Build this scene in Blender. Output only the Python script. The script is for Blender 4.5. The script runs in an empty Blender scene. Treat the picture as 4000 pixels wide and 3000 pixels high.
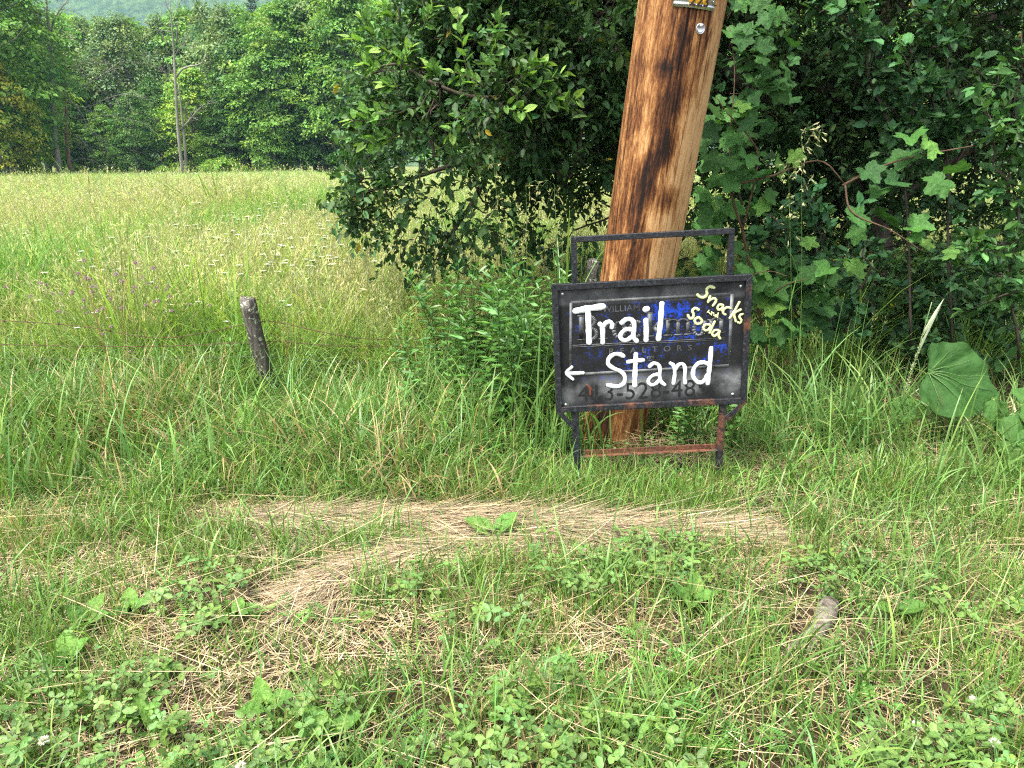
import bpy, bmesh, math, random
import numpy as np
from mathutils import Vector, Matrix

scene = bpy.context.scene
COL = scene.collection
rng = np.random.default_rng(11)
random.seed(11)

# ------------------------------------------------------------------ camera
F = 2773.0                      # focal length in pixels of the 4000 px wide photograph
PITCH = math.radians(17.2)
CAMH = 1.55
cam_data = bpy.data.cameras.new('camera')
cam_data.sensor_fit = 'HORIZONTAL'
cam_data.sensor_width = 36.0
cam_data.lens = 36.0 * F / 4000.0
cam_data.clip_start = 0.05
cam_data.clip_end = 12000
cam = bpy.data.objects.new('camera', cam_data)
COL.objects.link(cam)
cam.location = (0, 0, CAMH)
cam.rotation_euler = (math.pi / 2 - PITCH, 0, 0)
scene.camera = cam

# ------------------------------------------------------------------ sky, sun, exposure
SUN_EL = math.radians(64)
SUN_AZ = math.radians(-128)      # clockwise from +Y
world = bpy.data.worlds.new('World')
scene.world = world
world.use_nodes = True
wn, wl = world.node_tree.nodes, world.node_tree.links
wn.clear()
sky = wn.new('ShaderNodeTexSky')
sky.sky_type = 'NISHITA'
sky.sun_disc = False
sky.sun_elevation = SUN_EL
sky.sun_rotation = SUN_AZ
sky.air_density = 1.0
sky.dust_density = 4.0
sky.ozone_density = 1.0
hs = wn.new('ShaderNodeHueSaturation')
hs.inputs['Saturation'].default_value = 0.22      # thin bright overcast
bg = wn.new('ShaderNodeBackground')
bg.inputs['Strength'].default_value = 0.085
wo = wn.new('ShaderNodeOutputWorld')
wl.new(sky.outputs[0], hs.inputs['Color'])
wl.new(hs.outputs[0], bg.inputs['Color'])
wl.new(bg.outputs[0], wo.inputs['Surface'])

sun_data = bpy.data.lights.new('sun', 'SUN')
sun_data.energy = 1.5
sun_data.angle = math.radians(11)
sun_data.color = (1.0, 0.95, 0.84)
sun = bpy.data.objects.new('sun', sun_data)
COL.objects.link(sun)
sdir = Vector((math.sin(SUN_AZ) * math.cos(SUN_EL), math.cos(SUN_AZ) * math.cos(SUN_EL), math.sin(SUN_EL)))
sun.rotation_euler = sdir.to_track_quat('Z', 'Y').to_euler()
sun.location = (0, 0, 30)

scene.view_settings.view_transform = 'Standard'
scene.view_settings.look = 'None'
scene.view_settings.exposure = 2.62
scene.view_settings.gamma = 1.0
scene.render.engine = 'CYCLES'
cy = scene.cycles
cy.use_denoising = False
cy.max_bounces = 6
cy.diffuse_bounces = 3
cy.glossy_bounces = 2
cy.transmission_bounces = 5
cy.volume_bounces = 0
cy.transparent_max_bounces = 8
cy.caustics_reflective = False
cy.caustics_refractive = False
cy.filter_width = 1.2
cy.use_adaptive_sampling = False

# ------------------------------------------------------------------ pixel helpers
cP, sP = math.cos(PITCH), math.sin(PITCH)
def ray(px, py):
    xc, yc = (px - 2000) / F, -(py - 1500) / F
    return np.array([xc, cP + yc * sP, -sP + yc * cP])
def P(px, py, Y):                       # point on the ray at forward distance Y
    d = ray(px, py); t = Y / d[1]
    return np.array([0, 0, CAMH]) + d * t
def G(px, py, z=0.0):                   # point on the ray at height z
    d = ray(px, py); t = (z - CAMH) / d[2]
    return np.array([0, 0, CAMH]) + d * t
def mpp(px, py, Y):                     # metres per photo pixel there
    return (Y / ray(px, py)[1]) / F
def to_px(p):                           # world points -> photo pixels
    p = np.atleast_2d(p); x, y, z = p[:, 0], p[:, 1], p[:, 2] - CAMH
    dep = y * cP - z * sP; up = y * sP + z * cP
    dep = np.maximum(dep, 1e-3)
    return 2000 + F * x / dep, 1500 - F * up / dep, dep

# ------------------------------------------------------------------ smooth value noise (for layout)
def vnoise(x, y, s=0, scale=1.0):
    x = np.asarray(x, float) / scale + 31.7 * s + 500; y = np.asarray(y, float) / scale + 17.3 * s + 500
    xi, yi = np.floor(x).astype(int), np.floor(y).astype(int)
    xf, yf = x - xi, y - yi
    def h(a, b):
        n = (a * 374761393 + b * 668265263 + s * 1442695041) & 0x7fffffff
        n = ((n ^ (n >> 13)) * 1274126177) & 0x7fffffff
        return ((n ^ (n >> 16)) & 0xffff) / 65535.0
    u, v = xf * xf * (3 - 2 * xf), yf * yf * (3 - 2 * yf)
    return (h(xi, yi) * (1 - u) + h(xi + 1, yi) * u) * (1 - v) + (h(xi, yi + 1) * (1 - u) + h(xi + 1, yi + 1) * u) * v
def fbm(x, y, s=0, scale=1.0):
    return 0.55 * vnoise(x, y, s, scale) + 0.3 * vnoise(x, y, s + 5, scale / 2.1) + 0.15 * vnoise(x, y, s + 9, scale / 4.3)
def sstep(a, b, x):
    t = np.clip((np.asarray(x, float) - a) / (b - a), 0, 1); return t * t * (3 - 2 * t)
def ground_z(x, y):
    x = np.asarray(x, float); y = np.asarray(y, float)
    near = 0.05 * (fbm(x, y, 3, 0.7) - 0.5) * (1 - sstep(6, 12, y))
    far = 0.5 * (fbm(x, y, 4, 11.0) - 0.5) * sstep(7, 25, y)
    return near + far

# ------------------------------------------------------------------ object helpers
def tag(o, label=None, cat=None, group=None, kind=None):
    if label: o['label'] = label
    if cat: o['category'] = cat
    if group: o['group'] = group
    if kind: o['kind'] = kind
    return o
def empty(name, loc, label=None, cat=None, group=None):
    o = bpy.data.objects.new(name, None); COL.objects.link(o)
    o.location = tuple(float(v) for v in loc); o.empty_display_size = 0.1
    return tag(o, label, cat, group)
def link(name, me, parent=None, world_geo=True):
    o = bpy.data.objects.new(name, me); COL.objects.link(o)
    if parent is not None:
        o.parent = parent
        if world_geo:            # geometry given in world coordinates under an unrotated parent
            q = parent; off = Vector((0, 0, 0))
            while q is not None: off = off + Vector(q.location); q = q.parent
            o.location = -off
    return o
def np_mesh(name, V, quads=None, tris=None, col=None, mat=None, smooth=False):
    V = np.asarray(V, np.float32)
    quads = np.zeros((0, 4), np.int32) if quads is None else np.asarray(quads, np.int32).reshape(-1, 4)
    tris = np.zeros((0, 3), np.int32) if tris is None else np.asarray(tris, np.int32).reshape(-1, 3)
    me = bpy.data.meshes.new(name)
    me.vertices.add(len(V)); me.vertices.foreach_set('co', V.ravel())
    loops = np.concatenate([quads.ravel(), tris.ravel()])
    nq, nt = len(quads), len(tris)
    me.loops.add(len(loops)); me.loops.foreach_set('vertex_index', loops)
    tot = np.concatenate([np.full(nq, 4), np.full(nt, 3)]).astype(np.int32)
    start = np.concatenate([[0], np.cumsum(tot)[:-1]]).astype(np.int32) if len(tot) else tot
    me.polygons.add(nq + nt)
    me.polygons.foreach_set('loop_start', start); me.polygons.foreach_set('loop_total', tot)
    if smooth: me.polygons.foreach_set('use_smooth', np.ones(nq + nt, bool))
    me.update(calc_edges=True)
    if col is not None:
        c = np.ones((len(V), 4), np.float32); c[:, :3] = np.clip(col, 0, 1)
        a = me.color_attributes.new('col', 'FLOAT_COLOR', 'POINT'); a.data.foreach_set('color', c.ravel())
    if mat is not None: me.materials.append(mat)
    return me
class Geo:
    def __init__(s): s.V, s.Q, s.T, s.C, s.n = [], [], [], [], 0
    def add(s, V, Q=None, T=None, C=None):
        V = np.asarray(V, float)
        if len(V) == 0: return
        if Q is not None and len(Q): s.Q.append(np.asarray(Q).reshape(-1, 4) + s.n)
        if T is not None and len(T): s.T.append(np.asarray(T).reshape(-1, 3) + s.n)
        C = np.asarray((0.5, 0.5, 0.5) if C is None else C, float)
        s.C.append(np.broadcast_to(C, (len(V), 3)) if C.ndim == 1 else C)
        s.V.append(V); s.n += len(V)
    def mesh(s, name, mat=None, smooth=False):
        return np_mesh(name, np.concatenate(s.V), np.concatenate(s.Q) if s.Q else None,
                       np.concatenate(s.T) if s.T else None, np.concatenate(s.C), mat, smooth)
    def build(s, name, mat, parent=None, smooth=False):
        return link(name, s.mesh(name, mat, smooth), parent)
def tube(pts, radii, sides=6, flat=None, cap=True):
    pts = np.asarray(pts, float); n = len(pts)
    radii = np.broadcast_to(np.asarray(radii, float), (n,))
    tan = np.gradient(pts, axis=0); tan /= np.linalg.norm(tan, axis=1, keepdims=True) + 1e-9
    ref = np.array([0.31, 0.17, 0.93]) if abs(tan[0, 2]) < 0.9 else np.array([1.0, 0.1, 0])
    V = []
    for i in range(n):
        a = np.cross(tan[i], ref); a /= np.linalg.norm(a) + 1e-9
        b = np.cross(tan[i], a); ref = -np.cross(tan[i], a) if False else ref
        th = np.arange(sides) * 2 * math.pi / sides
        V.append(pts[i] + radii[i] * (np.cos(th)[:, None] * a + np.sin(th)[:, None] * b))
    V = np.concatenate(V)
    i = np.arange(n - 1)[:, None] * sides; j = np.arange(sides)[None]; k = (j + 1) % sides
    Q = np.stack([i + j, i + k, i + sides + k, i + sides + j], -1).reshape(-1, 4)
    T = None
    if cap:
        V = np.concatenate([V, pts[:1], pts[-1:]]); c0, c1 = n * sides, n * sides + 1
        j = np.arange(sides); k = (j + 1) % sides; b0 = (n - 1) * sides
        T = np.concatenate([np.stack([np.full(sides, c0), k, j], -1), np.stack([np.full(sides, c1), b0 + j, b0 + k], -1)])
    return V, Q, T
def smooth_path(pts, n):
    pts = np.asarray(pts, float)
    if len(pts) == 2: return pts[0] + (pts[1] - pts[0]) * np.linspace(0, 1, n)[:, None]
    pp = np.vstack([2 * pts[0] - pts[1], pts, 2 * pts[-1] - pts[-2]])
    u = np.linspace(0, len(pts) - 1 - 1e-6, n); k = u.astype(int); t = (u - k)[:, None]
    a, b, c, d = pp[k], pp[k + 1], pp[k + 2], pp[k + 3]
    return 0.5 * (2 * b + (c - a) * t + (2 * a - 5 * b + 4 * c - d) * t * t + (3 * b - a - 3 * c + d) * t ** 3)
def unit(v):
    v = np.asarray(v, float); return v / (np.linalg.norm(v, axis=-1, keepdims=True) + 1e-9)
def instance(tV, tQ, tT, pos, d, nrm, sc, col, wid=None):
    """copies of a leaf template (x along, y across, z up) at pos, axis d, face normal nrm"""
    pos = np.asarray(pos, float); n = len(pos); m = len(tV)
    d = unit(d); y = unit(np.cross(nrm, d)); z = np.cross(d, y)
    sc = np.broadcast_to(np.asarray(sc, float), (n,)); wid = sc if wid is None else np.broadcast_to(wid, (n,))
    V = pos[:, None] + (tV[None, :, 0:1] * d[:, None] + tV[None, :, 2:3] * z[:, None]) * sc[:, None, None] \
        + tV[None, :, 1:2] * y[:, None] * wid[:, None, None]
    off = np.arange(n)[:, None, None] * m
    Q = (np.asarray(tQ)[None] + off).reshape(-1, 4) if tQ is not None and len(tQ) else None
    T = (np.asarray(tT)[None] + off).reshape(-1, 3) if tT is not None and len(tT) else None
    col = np.broadcast_to(np.asarray(col, float), (n, 3))
    return V.reshape(-1, 3), Q, T, np.repeat(col, m, axis=0)
def vary(base, n, dv=0.25, dh=0.12, r=None):
    """n colours around a base colour"""
    r = rng if r is None else r
    b = np.asarray(base, float)
    k = np.exp(r.normal(0, dv, (n, 1))); h = 1 + r.normal(0, dh, (n, 1)) * np.array([[1.0, 0.15, -0.6]])
    return np.clip(b * k * h, 0.003, 0.9)
def rdir(n, r=None):
    r = rng if r is None else r
    return unit(r.normal(0, 1, (n, 3)))
def blades(base, L, W, phi, a0, bend, segs, c0, c1, tw=None, floor=0.004):
    base = np.asarray(base, float); n = len(base)
    f = lambda v: np.broadcast_to(np.asarray(v, float), (n,))
    L, W, phi, a0, bend = f(L), f(W), f(phi), f(a0), f(bend)
    tw = rng.uniform(-0.9, 0.9, n) if tw is None else f(tw)
    t = np.linspace(0, 1, segs + 1)
    tm = (t[1:] + t[:-1]) / 2
    ang = a0[:, None] + bend[:, None] * tm[None] ** 1.3
    st = (L / segs)[:, None]
    hx = np.concatenate([np.zeros((n, 1)), np.cumsum(np.sin(ang) * st, 1)], 1)
    hz = np.concatenate([np.zeros((n, 1)), np.cumsum(np.cos(ang) * st, 1)], 1)
    hz = np.maximum(hz, floor * np.arange(segs + 1)[None])
    cx, sx = np.cos(phi)[:, None], np.sin(phi)[:, None]
    C = np.stack([base[:, 0:1] + hx * cx, base[:, 1:2] + hx * sx, base[:, 2:3] + hz], -1)
    w = (W / 2)[:, None] * np.interp(t, [0, 0.15, 0.5, 0.8, 1], [0.65, 0.95, 1, 0.62, 0])[None]
    tt = tw[:, None] * (1 + 0.6 * t[None])
    side = np.stack([-np.sin(phi[:, None] + tt), np.cos(phi[:, None] + tt), 0 * w], -1)
    A, B = C + side * w[..., None], C - side * w[..., None]
    V = np.concatenate([np.stack([A[:, :-1], B[:, :-1]], 2).reshape(n, 2 * segs, 3), C[:, -1:]], 1)
    m = 2 * segs + 1; off = np.arange(n)[:, None] * m
    Q = []
    for k in range(segs - 1):
        Q.append(off + np.array([[2 * k, 2 * k + 1, 2 * k + 3, 2 * k + 2]]))
    Q = np.stack(Q, 1).reshape(-1, 4) if Q else None
    T = (off + np.array([[2 * segs - 2, 2 * segs - 1, 2 * segs]])).reshape(-1, 3)
    c0 = np.broadcast_to(np.asarray(c0, float), (n, 3)); c1 = np.broadcast_to(np.asarray(c1, float), (n, 3))
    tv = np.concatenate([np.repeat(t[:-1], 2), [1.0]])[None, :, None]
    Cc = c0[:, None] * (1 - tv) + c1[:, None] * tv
    return V.reshape(-1, 3), Q, T, Cc.reshape(-1, 3)

# leaf templates ----------------------------------------------------
LEAF_V = np.array([[0, 0, 0], [.28, -.25, .05], [.68, -.21, .02], [1, 0, -.12], [.68, .21, .02], [.28, .25, .05]])
LEAF_Q = [[0, 1, 2, 3], [0, 3, 4, 5]]
RH_V = np.array([[0, 0, 0], [.45, -.3, .06], [1, 0, -.08], [.45, .3, .06]])
RH_T = [[0, 1, 2], [0, 2, 3]]
CLO_V = np.array([[0.02, 0, 0], [.35, -.27, .07], [.8, -.27, .08], [1, -.04, -.02], [1, .04, -.02], [.8, .27, .08], [.35, .27, .07], [.5, 0, -.01]])
CLO_Q = [[0, 1, 2, 7], [0, 7, 5, 6]]
CLO_T = [[7, 2, 3], [7, 3, 4], [7, 4, 5]]
def outline_leaf(out, cup=0.1, droop=0.15, wave=0.02, rings=2, pucker=0.0, skew=0.0):
    """fan leaf from an outline of (x, y) points, petiole at the origin; curved and cupped"""
    out = np.asarray(out, float); n = len(out)
    def z(p): return cup * np.abs(p[:, 1]) * 1.2 - droop * p[:, 0] * np.abs(p[:, 0]) + wave * np.sin(p[:, 0] * 9 + p[:, 1] * 7) \
        + pucker * np.hypot(p[:, 0], p[:, 1]) * np.cos(13 * np.arctan2(p[:, 1], p[:, 0])) + pucker * .5 * np.sin(p[:, 0] * 31) * np.sin(p[:, 1] * 27) + skew * p[:, 1] * p[:, 0]
    R = [out * (k_ + 1) / rings for k_ in range(rings)]
    V = np.vstack([[[0, 0, 0]]] + [np.c_[q, z(q)] for q in R])
    i = np.arange(n - 1)
    Q = np.concatenate([np.stack([1 + k_ * n + i, 1 + (k_ + 1) * n + i, 2 + (k_ + 1) * n + i, 2 + k_ * n + i], -1) for k_ in range(rings - 1)])
    T = np.stack([0 * i, 1 + i, 2 + i], -1)
    return V, Q, T
# ------------------------------------------------------------------ materials
def new_mat(name):
    m = bpy.data.materials.new(name); m.use_nodes = True
    nt = m.node_tree; nt.nodes.clear()
    out = nt.nodes.new('ShaderNodeOutputMaterial')
    return m, nt.nodes, nt.links, out
def math_node(n, l, op, a, b=None, c=None, clamp=False):
    x = n.new('ShaderNodeMath'); x.operation = op; x.use_clamp = clamp
    for i, v in enumerate((a, b, c)):
        if v is None: continue
        if isinstance(v, (int, float)): x.inputs[i].default_value = v
        else: l.new(v, x.inputs[i])
    return x.outputs[0]
def ramp(n, l, fac, stops, interp='LINEAR'):
    r = n.new('ShaderNodeValToRGB'); r.color_ramp.interpolation = interp
    e = r.color_ramp.elements
    while len(e) < len(stops): e.new(0.5)
    for i, (p, c) in enumerate(stops):
        e[i].position = p; e[i].color = (*c, 1) if len(c) == 3 else c
    l.new(fac, r.inputs[0]); return r.outputs[0]
def mix(n, l, fac, a, b, mode='MIX'):
    x = n.new('ShaderNodeMix'); x.data_type = 'RGBA'; x.blend_type = mode
    for s, v in ((x.inputs[0], fac), (x.inputs[6], a), (x.inputs[7], b)):
        if isinstance(v, (int, float)): s.default_value = v
        elif isinstance(v, tuple): s.default_value = (*v, 1)
        else: l.new(v, s)
    return x.outputs[2]
def noise(n, l, vec, scale, detail=4, rough=0.55, dist=0.0):
    x = n.new('ShaderNodeTexNoise'); x.inputs['Scale'].default_value = scale; x.inputs['Detail'].default_value = detail
    x.inputs['Roughness'].default_value = rough; x.inputs['Distortion'].default_value = dist
    if vec is not None: l.new(vec, x.inputs['Vector'])
    return x.outputs[0]
def mapping(n, l, vec, scale=(1, 1, 1), loc=(0, 0, 0)):
    x = n.new('ShaderNodeMapping'); x.inputs['Scale'].default_value = scale; x.inputs['Location'].default_value = loc
    l.new(vec, x.inputs['Vector']); return x.outputs[0]
def bump(n, l, h, strength=0.3, dist=0.01):
    b = n.new('ShaderNodeBump'); b.inputs['Strength'].default_value = strength; b.inputs['Distance'].default_value = dist
    l.new(h, b.inputs['Height']); return b.outputs[0]
def principled(n, l, out, color, rough=0.6, spec=0.4, normal=None, metal=0.0):
    p = n.new('ShaderNodeBsdfPrincipled')
    if isinstance(color, tuple): p.inputs['Base Color'].default_value = (*color, 1)
    else: l.new(color, p.inputs['Base Color'])
    if isinstance(rough, (int, float)): p.inputs['Roughness'].default_value = rough
    else: l.new(rough, p.inputs['Roughness'])
    p.inputs['Specular IOR Level'].default_value = spec
    if isinstance(metal, (int, float)): p.inputs['Metallic'].default_value = metal
    else: l.new(metal, p.inputs['Metallic'])
    if normal is not None: l.new(normal, p.inputs['Normal'])
    if out is not None: l.new(p.outputs[0], out.inputs[0])
    return p
def foliage_mat(name, trans=0.35, rough=0.45, spec=0.35, tint=False, fine=0.0, obj_var=0.0, gain=1.0, relief=0.0):
    """leaf tissue: surface reflection plus light coming through; colour from the mesh"""
    m, n, l, out = new_mat(name)
    a = n.new('ShaderNodeAttribute'); a.attribute_name = 'col'
    c = a.outputs['Color']
    if gain != 1.0: c = mix(n, l, 1.0, c, (gain, gain, gain), 'MULTIPLY')
    if tint:
        t = n.new('ShaderNodeAttribute'); t.attribute_type = 'INSTANCER'; t.attribute_name = 'tint'
        c = mix(n, l, 1.0, c, t.outputs['Color'], 'MULTIPLY')
    if obj_var:
        oi = n.new('ShaderNodeObjectInfo')
        f = math_node(n, l, 'MULTIPLY_ADD', oi.outputs['Random'], 2 * obj_var, 1 - obj_var)
        v = n.new('ShaderNodeCombineColor'); l.new(f, v.inputs[0]); l.new(f, v.inputs[1]); l.new(f, v.inputs[2])
        c = mix(n, l, 1.0, c, v.outputs[0], 'MULTIPLY')
    if fine:
        tc = n.new('ShaderNodeTexCoord')
        f = noise(n, l, tc.outputs['Object'], fine, 3)
        c = mix(n, l, 1.0, c, ramp(n, l, f, [(0.3, (.72, .74, .7)), (0.7, (1.25, 1.22, 1.2))]), 'MULTIPLY')
    nr = None
    if relief:
        tc2 = n.new('ShaderNodeTexCoord'); nr = bump(n, l, noise(n, l, tc2.outputs['Object'], relief, 3, 0.6), 0.45, 0.03)
    p = principled(n, l, None, c, rough, spec, nr)
    tr = n.new('ShaderNodeBsdfTranslucent')
    l.new(mix(n, l, 1.0, c, (1.25, 1.3, 0.7), 'MULTIPLY'), tr.inputs[0])
    mx = n.new('ShaderNodeMixShader'); mx.inputs[0].default_value = trans
    l.new(p.outputs[0], mx.inputs[1]); l.new(tr.outputs[0], mx.inputs[2]); l.new(mx.outputs[0], out.inputs[0])
    return m
M = {}
M['grass'] = foliage_mat('grass_blade', 0.30, 0.42, 0.35)
M['meadow'] = foliage_mat('meadow_blade', 0.4, 0.5, 0.3, tint=True)
M['leaf'] = foliage_mat('tree_leaf', 0.3, 0.5, 0.22)
M['leaf_part'] = foliage_mat('single_leaf', 0.33, 0.55, 0.2, fine=9.0, obj_var=0.28, relief=6.0)
M['burdock'] = foliage_mat('burdock_leaf', 0.25, 0.65, 0.18, fine=4.0, obj_var=0.1, relief=5.0)
M['far_leaf'] = foliage_mat('wood_leaf', 0.3, 0.55, 0.25)
M['clover'] = foliage_mat('clover_leaf', 0.3, 0.5, 0.3)
M['petal'] = foliage_mat('flower_petal', 0.3, 0.6, 0.2)
M['needle'] = foliage_mat('conifer_needle', 0.15, 0.6, 0.2)

def straw_mat():
    m, n, l, out = new_mat('dry_straw')
    a = n.new('ShaderNodeAttribute'); a.attribute_name = 'col'
    principled(n, l, out, a.outputs['Color'], 0.55, 0.3); return m
M['straw'] = straw_mat()
def soil_mat():
    m, n, l, out = new_mat('soil_and_thatch')
    tc = n.new('ShaderNodeTexCoord'); v = tc.outputs['Object']
    f = noise(n, l, v, 6.0, 8, 0.7); g = noise(n, l, v, 0.35, 4)
    near = ramp(n, l, f, [(0.3, (.012, .009, .006)), (0.55, (.045, .032, .018)), (0.75, (.12, .09, .05))])
    far = ramp(n, l, g, [(0.3, (.10, .13, .03)), (0.7, (.17, .18, .06))])
    sx = n.new('ShaderNodeSeparateXYZ'); l.new(v, sx.inputs[0])
    k = math_node(n, l, 'MULTIPLY_ADD', sx.outputs[1], 1 / 6.0, -5 / 6.0, clamp=True)
    c = mix(n, l, k, near, far)
    principled(n, l, out, c, 0.95, 0.1, bump(n, l, f, 0.8, 0.02)); return m
M['soil'] = soil_mat()
def bark_mat(name, c0, c1, scale=9.0, z=0.25, strength=0.6):
    m, n, l, out = new_mat(name)
    tc = n.new('ShaderNodeTexCoord'); v = mapping(n, l, tc.outputs['Object'], (1, 1, z))
    f = noise(n, l, v, scale, 6, 0.65, 0.6)
    principled(n, l, out, ramp(n, l, f, [(0.3, c0), (0.7, c1)]), 0.9, 0.15, bump(n, l, f, strength, 0.02)); return m
M['bark'] = bark_mat('apple_bark', (.03, .022, .017), (.12, .095, .075), 14)
M['cane'] = bark_mat('vine_bark', (.05, .03, .02), (.15, .095, .06), 25)
M['far_bark'] = bark_mat('wood_bark', (.10, .09, .075), (.26, .235, .2), 1.6, 0.3)
M['snag'] = bark_mat('bleached_wood', (.13, .12, .10), (.30, .275, .24), 1.4, 0.25)
M['rust_bark'] = bark_mat('reddish_dead_bark', (.12, .07, .045), (.3, .2, .14), 2.5, 0.3)

def flat_mat(name, color, rough=0.6, spec=0.4, metal=0.0, nscale=0, var=0.3):
    m, n, l, out = new_mat(name)
    c = color; nr = None
    if nscale:
        tc = n.new('ShaderNodeTexCoord'); f = noise(n, l, tc.outputs['Object'], nscale, 5, 0.6)
        lo = tuple(v * (1 - var) for v in color); hi = tuple(min(1, v * (1 + var)) for v in color)
        c = ramp(n, l, f, [(0.3, lo), (0.7, hi)]); nr = bump(n, l, f, 0.25, 0.002)
    principled(n, l, out, c, rough, spec, nr, metal); return m
M['white_paint'] = flat_mat('white_brush_paint', (.66, .68, .70), 0.5, 0.3, 0, 70, 0.16)
M['lime_paint'] = flat_mat('pale_yellow_paint', (.56, .60, .30), 0.5, 0.4, 0, 45, 0.06)
M['alu'] = flat_mat('aluminium', (.62, .64, .66), 0.38, 0.5, 0.9, 60, 0.12)
M['yellow_tile'] = flat_mat('yellow_number_tile', (.80, .42, .02), 0.45, 0.4, 0, 40, 0.06)
M['black_print'] = flat_mat('black_print', (.02, .017, .015), 0.5, 0.3)
M['nail'] = flat_mat('nail_head', (.75, .76, .78), 0.35, 0.5, 0.6)
M['wire'] = flat_mat('rusty_wire', (.10, .055, .035), 0.8, 0.3, 0.3, 80, 0.5)
M['thin_wire'] = flat_mat('galvanised_wire', (.10, .10, .10), 0.7, 0.3, 0.3)

def iron_mat():
    m, n, l, out = new_mat('rusty_black_iron')
    tc = n.new('ShaderNodeTexCoord'); v = tc.outputs['Object']
    f = noise(n, l, v, 55, 6, 0.65); g = noise(n, l, v, 7, 5, 0.6); p2 = noise(n, l, mapping(n, l, v, (1, 1, 1), (3, 1, 5)), 120, 4, 0.7)
    base = ramp(n, l, f, [(0.35, (.009, .009, .011)), (0.58, (.022, .024, .028)), (0.68, (.055, .07, .09)), (0.8, (.12, .14, .16))])
    a = n.new('ShaderNodeAttribute'); a.attribute_name = 'rust'
    r = math_node(n, l, 'ADD', g, a.outputs['Fac'])
    r = math_node(n, l, 'ADD', r, math_node(n, l, 'MULTIPLY_ADD', p2, 0.4, -0.2))
    rm = ramp(n, l, r, [(0.62, (0, 0, 0)), (0.78, (1, 1, 1))])
    rc = ramp(n, l, f, [(0.35, (.05, .02, .012)), (0.65, (.16, .065, .035))])
    c = mix(n, l, rm, base, rc)
    principled(n, l, out, c, ramp(n, l, rm, [(0, (.45, .45, .45)), (1, (.85, .85, .85))]), 0.25, bump(n, l, p2, 0.8, 0.003)); return m
M['iron'] = iron_mat()
def panel_mat():
    """black paint rubbed through to the old blue print and a grey sprayed ground"""
    m, n, l, out = new_mat('overpainted_panel')
    tc = n.new('ShaderNodeTexCoord'); v = tc.outputs['Object']
    sx = n.new('ShaderNodeSeparateXYZ'); l.new(v, sx.inputs[0]); X, Z = sx.outputs[0], sx.outputs[2]
    def band(val, a, b, c, d):
        k = n.new('ShaderNodeMapRange'); k.interpolation_type = 'SMOOTHSTEP'; l.new(val, k.inputs[0]); k.inputs[1].default_value = a; k.inputs[2].default_value = b
        q = n.new('ShaderNodeMapRange'); q.interpolation_type = 'SMOOTHSTEP'; l.new(val, q.inputs[0]); q.inputs[1].default_value = c; q.inputs[2].default_value = d
        q.inputs[3].default_value = 1; q.inputs[4].default_value = 0
        return math_node(n, l, 'MULTIPLY', k.outputs[0], q.outputs[0])
    mul = lambda a, b: math_node(n, l, 'MULTIPLY', a, b)
    add = lambda a, b: math_node(n, l, 'ADD', a, b)
    fine = noise(n, l, v, 130, 5, 0.75); med = noise(n, l, v, 16, 5, 0.6); big = noise(n, l, v, 4.5, 4, 0.55)
    # sprayed grey ground, mostly in the strip under the print and along the top edge
    low = band(Z, -0.30, -0.23, -0.20, -0.11)
    top = band(Z, 0.20, 0.225, 0.29, 0.31)
    grey_amt = add(mul(add(mul(low, 0.85), mul(top, 0.42)), ramp(n, l, big, [(0.38, (0, 0, 0)), (0.68, (1, 1, 1))])), 0.04)
    grey_amt = mul(grey_amt, ramp(n, l, med, [(0.25, (.35, .35, .35)), (0.7, (1, 1, 1))]))
    base = mix(n, l, grey_amt, (.0075, .0075, .0085), (.30, .31, .32))
    speck = mul(ramp(n, l, fine, [(0.60, (0, 0, 0)), (0.68, (1, 1, 1))]), ramp(n, l, grey_amt, [(0.18, (0, 0, 0)), (0.5, (1, 1, 1))]))
    base = mix(n, l, speck, base, (.62, .63, .63))
    # blue flakes: strongest in the upper middle and right of the print, thin elsewhere
    bx = band(X, -0.10, 0.04, 0.14, 0.32); bz = band(Z, -0.02, 0.09, 0.19, 0.22)
    core = mul(bx, bz)
    box = mul(band(X, -0.405, -0.395, 0.375, 0.385), band(Z, -0.175, -0.165, 0.215, 0.225))
    amt = add(add(mul(core, 0.072), mul(box, 0.028)), mul(mul(ramp(n, l, big, [(0.45, (0, 0, 0)), (0.7, (1, 1, 1))]), box), 0.055))
    fl = math_node(n, l, 'ADD', add(mul(fine, 0.6), mul(med, 0.4)), amt)
    bm = mul(ramp(n, l, fl, [(0.615, (0, 0, 0)), (0.65, (1, 1, 1))]), box)
    base = mix(n, l, bm, base, (.012, .05, .38))
    principled(n, l, out, base, ramp(n, l, med, [(0.3, (.38, .38, .38)), (0.7, (.62, .62, .62))]), 0.14, bump(n, l, fine, 0.12, 0.002)); return m
M['panel'] = panel_mat()
def ghost_mat(name, lo, hi, scale=14):
    m, n, l, out = new_mat(name)
    tc = n.new('ShaderNodeTexCoord'); f = noise(n, l, tc.outputs['Object'], scale, 5, 0.7)
    principled(n, l, out, ramp(n, l, f, [(0.35, lo), (0.66, hi)]), 0.5, 0.4); return m
M['ghost'] = ghost_mat('ghost_lettering', (.012, .012, .014), (.13, .135, .14))
M['ghost_line'] = ghost_mat('ghost_border', (.015, .015, .018), (.16, .165, .17), 9)
M['digit'] = ghost_mat('faded_black_digit', (.006, .006, .007), (.016, .016, .018), 20)
M['red_smear'] = flat_mat('red_brown_smear', (.13, .035, .02), 0.6, 0.3, 0, 60, 0.3)
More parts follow.
